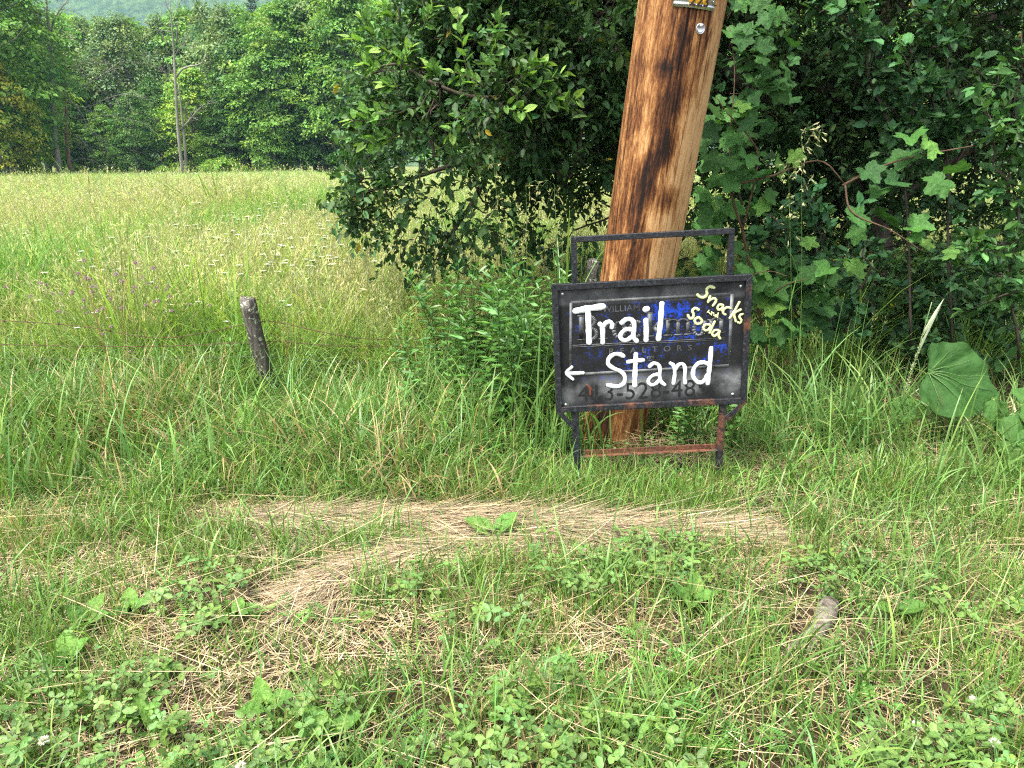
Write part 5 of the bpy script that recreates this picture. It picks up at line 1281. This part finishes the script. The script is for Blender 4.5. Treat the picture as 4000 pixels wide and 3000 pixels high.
scatter('far_meadow_grass', 'pale far half of the hay meadow below the wood', 'grass', c_fa, np.c_[x, y, ground_z(x, y)], np.c_[0 * x, 0 * x, rm.uniform(0, 6.28, n3)], np.c_[s * 1.25, s * 1.25, s], rm.integers(0, 4, n3), meadow_tint(x, y, rm))

# ------------------------------------------------------------------ verge: single blades
rg = np.random.default_rng(401); rng = rg
# straw swath centre lines in photo pixels on the ground
SW = [[(820, 2030), (1200, 2045), (1600, 2050), (2000, 2060), (2500, 2085), (2850, 2095), (3050, 2105)], [(2300, 2130), (1800, 2165), (1450, 2230), (1250, 2320), (1080, 2430)], [(700, 1640), (900, 1650), (1100, 1655), (1250, 1680)]]
SWP = [smooth_path(np.array([G(a, b)[:2] for a, b in q]), 60) for q in SW]
def swath_dist(x, y):
    d = np.full(len(x), 9.0)
    for q in SWP:
        for p in q[::2]: d = np.minimum(d, np.hypot(x - p[0], (y - p[1]) * 1.0))
    return d
STK = G(3205, 2430)[:2]
def zone(n, y0, y1, half=lambda y: .80 * y + .45):
    return rand_in(n, (y0, y1), half, rg)
VG = Geo()
DRY = (.36, .28, .14)
# 1 short mown turf
x, y = zone(92000, 1.15, 3.35)
den = fbm(x, y, 71, .35); sd = swath_dist(x, y)
k = (rg.random(len(x)) < .16 + 1.0 * sstep(.38, .64, den)) & ~((sd < .13) & (rg.random(len(x)) < .80)) & ~(np.hypot(x - STK[0], y - STK[1]) < .10)
x, y = x[k], y[k]; n = len(x); sd = sd[k]
Lh = np.exp(rg.normal(math.log(.085), .42, n)) * (1 + .5 * sstep(2.4, 3.3, y)) ; fg = fbm(x, y, 72, .5)
dry = rg.random(n) < .12 + .22 * sstep(.5, .7, fg)
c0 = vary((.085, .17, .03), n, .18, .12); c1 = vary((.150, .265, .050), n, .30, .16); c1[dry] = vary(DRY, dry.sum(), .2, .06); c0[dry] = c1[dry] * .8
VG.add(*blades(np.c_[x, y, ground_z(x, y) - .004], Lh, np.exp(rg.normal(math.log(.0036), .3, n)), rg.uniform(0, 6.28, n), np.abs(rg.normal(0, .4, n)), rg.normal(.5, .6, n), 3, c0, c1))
# 2 longer arching blades standing out of it
x, y = zone(15000, 1.25, 3.4); n = len(x)
k = (fbm(x, y, 73, .4) > .50) & ~((swath_dist(x, y) < .12) & (rg.random(len(x)) < .85)) & ~(np.hypot(x - STK[0], y - STK[1]) < .08); x, y = x[k], y[k]; n = len(x)
VG.add(*blades(np.c_[x, y, ground_z(x, y)], np.exp(np.clip(rg.normal(math.log(.16), .38, n), -4, -1.15)), np.exp(rg.normal(math.log(.0050), .3, n)), rg.uniform(0, 6.28, n), np.abs(rg.normal(0, .3, n)), np.abs(rg.normal(1.1, .5, n)), 5, vary((.07, .16, .03), n, .18, .1), vary((.155, .26, .06), n, .30, .14)))
VG.build('verge_grass', M['grass'])
tag(bpy.data.objects['verge_grass'], 'short mown green grass of the roadside verge in front of the sign', 'grass', kind='stuff')
# 3 long rank grass between the verge and the fence, and under the shrubs
LG = Geo()
x, y = zone(60000, 3.0, 5.3)
px_, py_, _ = to_px(np.c_[x, y, 0 * x])
lush = fbm(x, y, 74, .6)
front = sstep(2.95, 3.6, y + .25 * (vnoise(x, y, 75, .5) - .5))
signclear = np.exp(-(((x - .66) / .70) ** 4)) * (y < 3.8)
k = (rg.random(len(x)) < 1 - .5 * sstep(1.0, 1.3, x) * sstep(3.2, 3.5, y)) & (rg.random(len(x)) < 1 - .85 * sstep(.9, 1.4, x) * sstep(4.0, 4.5, y)) & (rg.random(len(x)) < .25 + 1.1 * sstep(.3, .6, lush)) & (rg.random(len(x)) < 1 - .9 * signclear)
x, y, lush, front, sc2 = x[k], y[k], lush[k], front[k], signclear[k]; n = len(x)
right = sstep(.9, 1.5, x)
Lh = (.12 + .19 * front) * np.exp(rg.normal(0, .35, n)) * (.8 + .5 * sstep(.4, .7, lush)) * (1 - .68 * sc2); Lh = np.minimum(Lh, .62)
dry = rg.random(n) < np.where(x < 1.0, .16 + .22 * sstep(.5, .72, fbm(x, y, 76, .45)), .12)
c0 = vary((.065, .155, .028), n, .18, .1); c1 = vary((.148, .268, .058), n, .30, .14); c1[dry] = vary(DRY, dry.sum(), .2, .06); c0[dry] = c1[dry] * .75
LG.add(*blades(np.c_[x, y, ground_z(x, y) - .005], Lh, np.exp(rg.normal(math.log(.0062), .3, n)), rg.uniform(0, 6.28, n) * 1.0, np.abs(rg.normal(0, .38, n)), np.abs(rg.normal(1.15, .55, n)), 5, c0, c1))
# broad upright blades near the fence line
x, y = zone(3600, 3.8, 5.0); n = len(x)
k = (fbm(x, y, 77, .7) > .45) & ~((x > 1.1) & (y > 4.1)); x, y = x[k], y[k]; n = len(x)
LG.add(*blades(np.c_[x, y, ground_z(x, y)], np.exp(np.clip(rg.normal(math.log(.36), .28, n), -2, -.6)), np.exp(rg.normal(math.log(.0095), .25, n)), rg.uniform(0, 6.28, n), np.abs(rg.normal(0, .16, n)), np.abs(rg.normal(.75, .45, n)), 6, vary((.06, .15, .03), n, .15, .1), vary((.165, .275, .08), n, .22, .12)))
LG.build('rank_grass', M['grass'])
tag(bpy.data.objects['rank_grass'], 'long rank grass around the sign and along the fence line', 'grass', kind='stuff')
# 4 dead thatch: short dry stems lying every way over the soil
TH = Geo()
def straws(g, x, y, z, L, W, phi, tilt, c, seg=2, bend=.15):
    n = len(x); g.add(*blades(np.c_[x, y, z], L, W, phi, math.pi / 2 - np.asarray(tilt), rg.normal(0, bend, n), seg, c, c * 1.05, tw=rg.uniform(-.3, .3, n), floor=.0))
x, y = zone(46000, 1.15, 3.6); n = len(x); k = rg.random(n) < .35 + .65 * sstep(.35, .6, fbm(x, y, 78, .4)); x, y = x[k], y[k]; n = len(x)
straws(TH, x, y, ground_z(x, y) + rg.uniform(.004, .03, n), np.exp(rg.normal(math.log(.085), .45, n)), np.exp(rg.normal(math.log(.0022), .25, n)), rg.uniform(0, 6.28, n), rg.normal(.06, .16, n), vary((.36, .28, .165), n, .34, .07))
x, y = zone(16000, 3.4, 5.0); n = len(x); k = (fbm(x, y, 79, .5) > .5); x, y = x[k], y[k]; n = len(x)
straws(TH, x, y, ground_z(x, y) + rg.uniform(.01, .10, n), np.exp(np.clip(rg.normal(math.log(.2), .4, n), -3, -.9)), .0024, rg.normal(0, .9, n) + math.pi * (rg.random(n) < .5), rg.normal(.05, .2, n), vary((.33, .26, .15), n, .28, .07))
TH.build('thatch', M['straw']); tag(bpy.data.objects['thatch'], 'loose dry dead stems lying in the verge grass', 'dry grass', kind='stuff')
# 5 the raked swath of straw
ST_ = Geo()
for q, (pts, wid, m) in enumerate(zip(SWP, (.12, .075, .07), (7600, 1900, 500))):
    u = rg.beta(1.5, 1.5, m) * (len(pts) - 1.01); ii = u.astype(int); p = pts[ii] + (pts[ii + 1] - pts[ii]) * (u - ii)[:, None]; t = pts[np.minimum(ii + 1, len(pts) - 1)] - pts[ii]; ang = np.arctan2(t[:, 1], t[:, 0])
    off = np.clip(rg.normal(0, 1, m), -2, 2); endf = np.sin(np.clip(u / (len(pts) - 1), .04, .96) * math.pi) ** .35
    nx_, ny_ = -np.sin(ang), np.cos(ang); L = np.exp(rg.normal(math.log(.21), .5, m))
    x = p[:, 0] + nx_ * off * wid * endf - np.cos(ang) * L / 2; y = p[:, 1] + ny_ * off * wid * endf - np.sin(ang) * L / 2
    z = ground_z(x, y) + .008 + .055 * endf * np.exp(-off ** 2 / 1.3) * rg.random(m)
    straws(ST_, x, y, z, L, np.exp(rg.normal(math.log(.0023), .35, m)), ang + rg.normal(0, .36, m), rg.normal(0, .09, m), vary((.285, .22, .14), m, .45, .09), 3)
x, y = zone(420, 1.3, 3.2); n = len(x)                                # stray long pale stems
straws(ST_, x, y, ground_z(x, y) + rg.uniform(.03, .09, n), np.exp(rg.normal(math.log(.38), .35, n)), .0028, rg.normal(.25, .55, n) + math.pi * (rg.random(n) < .5), rg.normal(.0, .08, n), vary((.38, .30, .18), n, .2, .05), 4)
ST_.build('straw_swath', M['straw']); tag(bpy.data.objects['straw_swath'], 'raked swath of pale dry straw lying across the verge', 'straw', kind='stuff')

# ------------------------------------------------------------------ clover and small broad-leaved plants
CL = Geo()
x, y = zone(5200, 1.2, 2.65); den = fbm(x, y, 81, .42) + .34 * (1 - sstep(1.4, 1.95, y)) - .20
k = rg.random(len(x)) < sstep(.44, .60, den); x, y = x[k], y[k]; n = len(x)
hgt = rg.uniform(.04, .115, n) * (.75 + .5 * den[k]); lean = rg.normal(0, .02, (n, 2)); base = np.c_[x, y, ground_z(x, y)]; top = base + np.c_[lean, hgt]
CL.add(*blades(base, hgt * 1.02, .0022, np.arctan2(lean[:, 1], lean[:, 0]), np.arctan2(np.hypot(lean[:, 0], lean[:, 1]), hgt), 0, 2, (.12, .22, .06), (.13, .24, .06)))
small = rg.random(n) < .3; sz = np.where(small, rg.uniform(.011, .018, n), rg.uniform(.022, .038, n)); cc = vary((.11, .20, .048), n, .2, .10); cc[small] *= 1.15
up = unit(np.array([0, -.12, 1.0]) + rg.normal(0, .28, (n, 3))); a0 = rg.uniform(0, 6.28, n)
for q in range(3):
    a = a0 + q * 2.094 + rg.normal(0, .12, n); d = np.stack([np.cos(a), np.sin(a), rg.normal(.05, .2, n)], -1); d = d - up * (d * up).sum(1, keepdims=True)
    wid = sz * np.where(small, 1.25, .95)
    CL.add(*instance(CLO_V, CLO_Q, CLO_T, top, d, up + rg.normal(0, .12, (n, 3)), sz, cc * np.exp(rg.normal(0, .07, (n, 1))), wid))
    ch = ~small                                   # pale chevron on the bigger leaflets
    chV = np.array([[.30, 0, .012], [.52, -.17, .052], [.60, -.17, .056], [.42, 0, .014], [.52, .17, .052], [.60, .17, .056]]); chQ = [[0, 1, 2, 3], [0, 3, 5, 4]]
    CL.add(*instance(chV, chQ, None, top[ch] + up[ch] * .0006, d[ch], up[ch], sz[ch], cc[ch] * [1.75, 1.4, 1.7], wid[ch]))
CL.build('clover', M['clover']); tag(bpy.data.objects['clover'], 'patches of three-leaved clover in the front of the verge', 'clover', kind='stuff')
# feathery wild carrot leaves
FE = Geo()
x, y = zone(520, 1.2, 2.2); k = fbm(x, y, 83, .35) + .25 * (1 - sstep(1.3, 1.8, y)) > .62; x, y = x[k], y[k]
for xx, yy in zip(x, y):
    az = rg.uniform(0, 6.28); L = rg.uniform(.07, .13); b = np.array([xx, yy, float(ground_z(xx, yy)) + .01]); d = np.array([math.cos(az), math.sin(az), .75]); d = unit(d); sd_ = unit(np.cross(d, [0, 0, 1])); cc = vary((.105, .25, .045), 1, .15, .1)[0]
    FE.add(*tube([b, b + d * L * .5, b + d * L + [0, 0, -.02]], [.0012, .001, .0006], 3, cap=False), cc)
    t = np.repeat(np.linspace(.3, 1, 8), 2); sgn = np.tile([-1, 1], 8); p = b + d * (L * t)[:, None] - [0, 0, .02] * (t ** 2)[:, None]; l1 = L * .34 * (1.15 - t)
    for s_ in (-.5, .1, .7):
        FE.add(*instance(RH_V, None, RH_T, p + sd_ * (sgn * l1 * (.2 + .4 * (s_ + .5)))[:, None], sd_ * sgn[:, None] + d * (.5 + s_), np.array([0, 0, 1.0]) + .3 * rdir(16), l1 * .75 + .006, cc, .010))
FE.build('feathery_weeds', M['clover']); tag(bpy.data.objects['feathery_weeds'], 'low feathery carrot leaves among the clover', 'weeds', kind='stuff')
# small heart-leaved creepers at the foot of the sign and pole
CR2 = Geo(); x = rg.uniform(.15, 1.15, 420); y = rg.uniform(3.15, 3.95, 420); n = 420
p = np.c_[x, y, ground_z(x, y) + rg.uniform(.015, .10, n)]; CR2.add(*instance(CLO_V, CLO_Q, CLO_T, p, rdir(n) * [1, 1, .3], np.array([0, -.3, 1.0]) + rg.normal(0, .3, (n, 3)), rg.uniform(.015, .035, n), vary((.10, .235, .045), n, .2, .1), rg.uniform(.018, .035, n)))
CR2.build('creeping_weeds', M['clover']); tag(bpy.data.objects['creeping_weeds'], 'small round-leaved creeping weeds at the foot of the sign', 'weeds', kind='stuff')

# plantains: rosettes, every leaf a part
PO = ovate(9, .30); PL = [leaf_mesh('leaf', outline_leaf(PO, cup=.25, droop=.2), c) for c in ((.11, .235, .05), (.14, .27, .055))]
PLANT = [((340, 2470), 4, .10), ((520, 2430), 3, .09), ((560, 2850), 3, .09), ((1040, 2800), 3, .10), ((1280, 2900), 3, .10), ((640, 2890), 2, .085), ((1960, 2840), 3, .095), ((3490, 2420), 2, .11), ((1930, 2120), 2, .13), ((2700, 2380), 4, .10), ((930, 2450), 3, .07), ((280, 2620), 3, .10)]
for q, (pxy, m, s) in enumerate(PLANT):
    b = G(*pxy); root = empty('plantain', (b[0], b[1], float(ground_z(b[0], b[1]))), 'low plantain with oval ribbed leaves in the verge', 'plant', 'plantains in the verge')
    for w in range(m):
        az = w * 6.28 / m + rg.uniform(-.5, .5); el = rg.uniform(.5, 1.1)
        leaf_obj(root, PL[w % 2], [b[0], b[1], .035 + float(ground_z(b[0], b[1]))], [math.cos(az) * math.cos(el), math.sin(az) * math.cos(el) - .1, math.sin(el)], np.array([-math.cos(az) * .5, -math.sin(az) * .5 - .3, 1]), s * rg.uniform(.85, 1.15))

# ------------------------------------------------------------------ flowers
def head_ball(seed, R, n, col, ln, wd):
    r = np.random.default_rng(seed); u = rdir(n, r); u[:, 2] = np.abs(u[:, 2]) - .35; u = unit(u); g = Geo()
    g.add(*instance(RH_V, None, RH_T, u * R * .3, u + r.normal(0, .1, (n, 3)), rdir(n, r), ln, vary(col, n, .12, .06, r), wd)); return g.mesh('flower_head', M['petal'])
def stem_mesh(H, r_=.0013):
    g = Geo(); g.add(*tube([[0, 0, -.01], [.01, .004, H * .5], [0, 0, H]], [r_, r_, r_ * .8], 4, cap=False), (.11, .20, .05)); return g.mesh('stem', M['grass'])
HW_ = head_ball(1, .012, 70, (.72, .70, .62), .012, .007); HP = head_ball(2, .013, 70, (.42, .20, .36), .013, .007); HP2 = head_ball(4, .011, 60, (.36, .24, .31), .012, .006)
def umbel(seed, R):
    r = np.random.default_rng(seed); g = Geo(); 
    for q in range(16):
        a, rr = q * 2.4, R * math.sqrt(q / 15); c = np.array([rr * math.cos(a), rr * math.sin(a), -.12 * rr]); g.add(*tube([[0, 0, -R * .9], c], [.0009, .0007], 3, cap=False), (.2, .3, .12))
        m = 6; b = r.uniform(0, 6.28, m); pp = c + np.c_[np.cos(b), np.sin(b), 0 * b] * R * .05
        g.add(*instance(RH_V, None, RH_T, pp, np.c_[np.cos(b), np.sin(b), 0 * b + .2], np.tile([0, 0, 1.0], (m, 1)) + r.normal(0, .2, (m, 3)), R * .26, vary((.80, .82, .80), m, .05, .02, r), R * .30))
    return g.mesh('flower_head', M['petal'])
UM = umbel(3, .026); ST1, ST2, ST3 = stem_mesh(.11), stem_mesh(.55), stem_mesh(.75)
def flower(name, label, cat, grp, x, y, stem, head, H, tilt=.08, s=1.0):
    o = empty(name, (x, y, float(ground_z(x, y))), label, cat, grp); o.scale = (s, s, s); o.rotation_euler = (rg.normal(0, tilt), rg.normal(0, tilt), rg.uniform(0, 6.28))
    a = bpy.data.objects.new('stem', stem); COL.objects.link(a); a.parent = o
    b = bpy.data.objects.new('flower_head', head); COL.objects.link(b); b.parent = o; b.location = (0, 0, H)
for a, b in ((180, 2905), (3590, 2830), (3880, 2890), (3810, 2720), (930, 2990)):
    p = G(a, b, .11); flower('white_clover_flower', 'round white clover blossom on the mown verge', 'flower', 'white clover blossoms', p[0], p[1], ST1, HW_, .11)
for a, b in ((1385, 1775), (1305, 1615)):
    p = G(a, b, .11); flower('red_clover_flower', 'single pink clover blossom in the rank grass near the straw', 'flower', 'pink clover blossoms in the rank grass', p[0], p[1], ST1, HP, .11, s=1.3)
for q in range(46):
    px_, py_ = rg.normal(430, 170), rg.normal(1165, 65); Y = np.interp(py_, [1050, 1280], [5.3, 4.55]); p = P(px_, py_, Y)
    H = max(.2, p[2] - float(ground_z(p[0], p[1]))); flower('meadow_clover_flower', 'mauve clover blossom in the meadow left of the short fence post', 'flower', 'mauve clover blossoms in the meadow', p[0], p[1], ST2, HP2, .55, .02, H / .55)
for q in range(120):
    if q < 70: px_, py_ = rg.normal(1120, 220), rg.normal(930, 85)
    elif q < 100: px_, py_ = rg.normal(700, 300), rg.normal(960, 80)
    else: px_, py_ = rg.uniform(100, 1700), rg.uniform(1000, 1280)
    py_ = max(py_, 790); Y = float(np.interp(py_, [780, 850, 930, 1050, 1280], [12, 9.3, 7.2, 5.7, 4.6])); p = P(px_, py_, Y); H = max(.3, p[2] - float(ground_z(p[0], p[1])))
    flower('yarrow_plant', 'flat-topped white yarrow flower standing above the meadow grass', 'flower', 'white yarrow in the meadow', p[0], p[1], ST3, UM, .75, .02, H / .75)
# the far white flowers no one could count
n = 2600; x, y = rand_in(n, (14, 80), lambda v: .78 * v, rm); k = fbm(x, y, 91, 6.0) + .15 * sstep(45, 75, y) > .55; x, y = x[k], y[k]; n = len(x); g = Geo()
pp = np.c_[x, y, ground_z(x, y) + rm.uniform(.55, .85, n)]
for q in range(3): g.add(*instance(RH_V, None, RH_T, pp, np.c_[rm.normal(0, 1, (n, 2)), 0 * x], np.array([0, -.3, 1.0]) + .2 * rdir(n), rm.uniform(.04, .08, n) * (1 + y / 60), (.78, .80, .78), .05 * (1 + y / 60)))
g.build('far_white_flowers', M['petal']); tag(bpy.data.objects['far_white_flowers'], 'scattered tiny white flowers across the far meadow', 'flowers', kind='stuff')

# ------------------------------------------------------------------ tall seeding grass stalks
def brome(label, base, tipc, Y, droop, seed, n_sp=16, col=(.40, .38, .18)):
    r = np.random.default_rng(seed); b, t = P(*base, Y), P(*tipc, Y - .05); b[2] = max(0, float(ground_z(b[0], b[1])))
    root = empty('brome_stalk', tuple(b), label, 'grass stalk', None); pts = smooth_path([b, b * .5 + t * .5 + [.01, 0, .02], t], 14); e = np.array([droop, -.02, -.05]) * .35
    pts = np.vstack([pts, t + e * .5 + [0, 0, .03], t + e]); g = Geo(); g.add(*tube(pts, np.linspace(.0022, .0007, len(pts)), 4), (.14, .24, .07)); g.build('stem', M['grass'], root)
    g = Geo()
    for q in range(n_sp):
        i_ = r.uniform(len(pts) * .62, len(pts) - 1.01); ii = int(i_); p = pts[ii] + (pts[ii + 1] - pts[ii]) * (i_ - ii); d = np.array([droop * .5 + r.normal(0, .4), r.normal(0, .3), -.35 + r.normal(0, .4)]); q1_ = p + d * r.uniform(.03, .08)
        g.add(*tube([p, q1_], [.0007, .0005], 3, cap=False), (.2, .26, .1)); m = 5; g.add(*instance(RH_V, None, RH_T, q1_ + d * .006 * np.arange(m)[:, None], d + r.normal(0, .12, (m, 3)), rdir(m, r), .024, vary(col, m, .15, .08, r), .011))
    g.build('seed_head', M['petal'], root)['kind'] = 'stuff'
    g = Geo(); m = 5; tt = r.uniform(.1, .55, m); bp = b + (t - b) * tt[:, None]; g.add(*blades(bp, r.uniform(.18, .32, m), .008, r.uniform(0, 6.28, m), r.uniform(.2, .5, m), r.uniform(.6, 1.4, m), 6, (.08, .19, .04), (.14, .28, .06))); g.build('blades', M['grass'], root)
brome('tall brome grass nodding its seed head before the dark apple leaves', (2000, 1560), (1925, 590), 4.15, -.25, 1, 14)
brome('second brome stalk with sparse drooping spikelets beside the nodding one', (2050, 1560), (2055, 720), 4.2, .3, 2, 12)
brome('brome stalk with pale spikelets drooping in front of the vine', (3140, 1500), (3130, 510), 4.0, .3, 3, 26, (.50, .50, .28))
brome('short brome stalk with pale spikelets tangled in the vine leaves', (3110, 1500), (3080, 640), 3.95, .25, 4, 20, (.48, .48, .26))
brome('thin green brome rising beside the sign handle', (2190, 1600), (2165, 720), 3.9, -.2, 5, 8)
brome('thin brome stalk standing left of the sign', (1960, 1560), (2010, 850), 4.3, .2, 6, 10)
# stout timothy-like stalk by the burdock
b, t = P(3480, 1520, 3.8), P(3640, 1180, 3.7); b[2] = .02
root = empty('timothy_stalk', tuple(b), 'stout pale seed spike leaning over the burdock leaf', 'grass stalk'); pts = smooth_path([b, (b + t) / 2 + [.02, 0, -.03], t], 16)
g = Geo(); g.add(*tube(pts, np.linspace(.0032, .0022, 16), 5), (.24, .32, .14)); g.build('stem', M['grass'], root)
g = Geo(); m = 130; u = rg.uniform(.42, .78, m); pp = np.stack([np.interp(u, np.linspace(0, 1, 16), pts[:, w]) for w in range(3)], -1); dd = rdir(m) * .8 + unit(t - b); g.add(*instance(RH_V, None, RH_T, pp, dd, rdir(m), .018, vary((.42, .48, .26), m, .12, .06), .008)); g.build('seed_head', M['petal'], root)
g = Geo(); bl = pts[10][None]; g.add(*blades(np.vstack([bl, pts[12][None]]), [.3, .22], .014, [.4, .3], [.35, .45], [.2, .1], 6, (.30, .36, .22), (.40, .44, .30))); g.build('blades', M['grass'], root)

# tall broad grass clumps by name: left of the sign and under the shrubs
def clump(label, pxs, Y, H, n, seed, spread=.22, w=.011):
    global rng
    keep, rng = rng, np.random.default_rng(seed); r = rng; b = P(pxs, 1600, Y); b[2] = 0
    root = empty('grass_clump', tuple(b), label, 'grass clump'); g = Geo()
    bb = b + np.c_[r.normal(0, spread, (n, 2)) * [1, .5], np.zeros(n)]
    g.add(*blades(bb, H * np.exp(r.normal(0, .25, n)), w * np.exp(r.normal(0, .2, n)), r.uniform(0, 6.28, n), np.abs(r.normal(0, .14, n)), np.abs(r.normal(.9, .5, n)), 7, vary((.06, .15, .03), n, .15, .1), vary((.17, .285, .075), n, .2, .12)))
    g.build('blades', M['grass'], root)
    for _ in range(7):
        g = Geo()
        p0 = b + [r.normal(0, spread), r.normal(0, spread * .5), 0]; h = H * r.uniform(1.0, 1.5); e = p0 + [r.normal(0, .1), r.normal(0, .06), h]; g.add(*tube([p0, (p0 + e) / 2, e], [.0024, .002, .001], 4, cap=False), (.12, .24, .05)); g.build('stem', M['grass'], root)
    rng = keep
clump('tall arching grass clump just left of the sign handle', 2170, 3.95, .85, 60, 1, .12)
clump('tall broad-bladed grass clump between the sign and the burdock', 3280, 3.75, .6, 60, 2, .2, .009)
clump('dense long grass in front of the burdock leaf', 3450, 3.55, .42, 60, 3, .3, .008)
clump('long green grass tussock hugging the foot of the sign frame', 2980, 3.6, .45, 60, 4, .18, .008)
clump('bright long grass at the verge edge below the small burdock', 3850, 3.2, .36, 90, 5, .3, .008)
clump('coarse grass tuft behind the left foot of the sign', 2120, 3.6, .5, 120, 6, .22)
clump('blue-green coarse grass clump by the rusty wires', 1320, 4.9, .5, 140, 7, .16, .005)
clump('thick green tussock in the left corner of the verge', 90, 3.3, .36, 170, 8, .3)
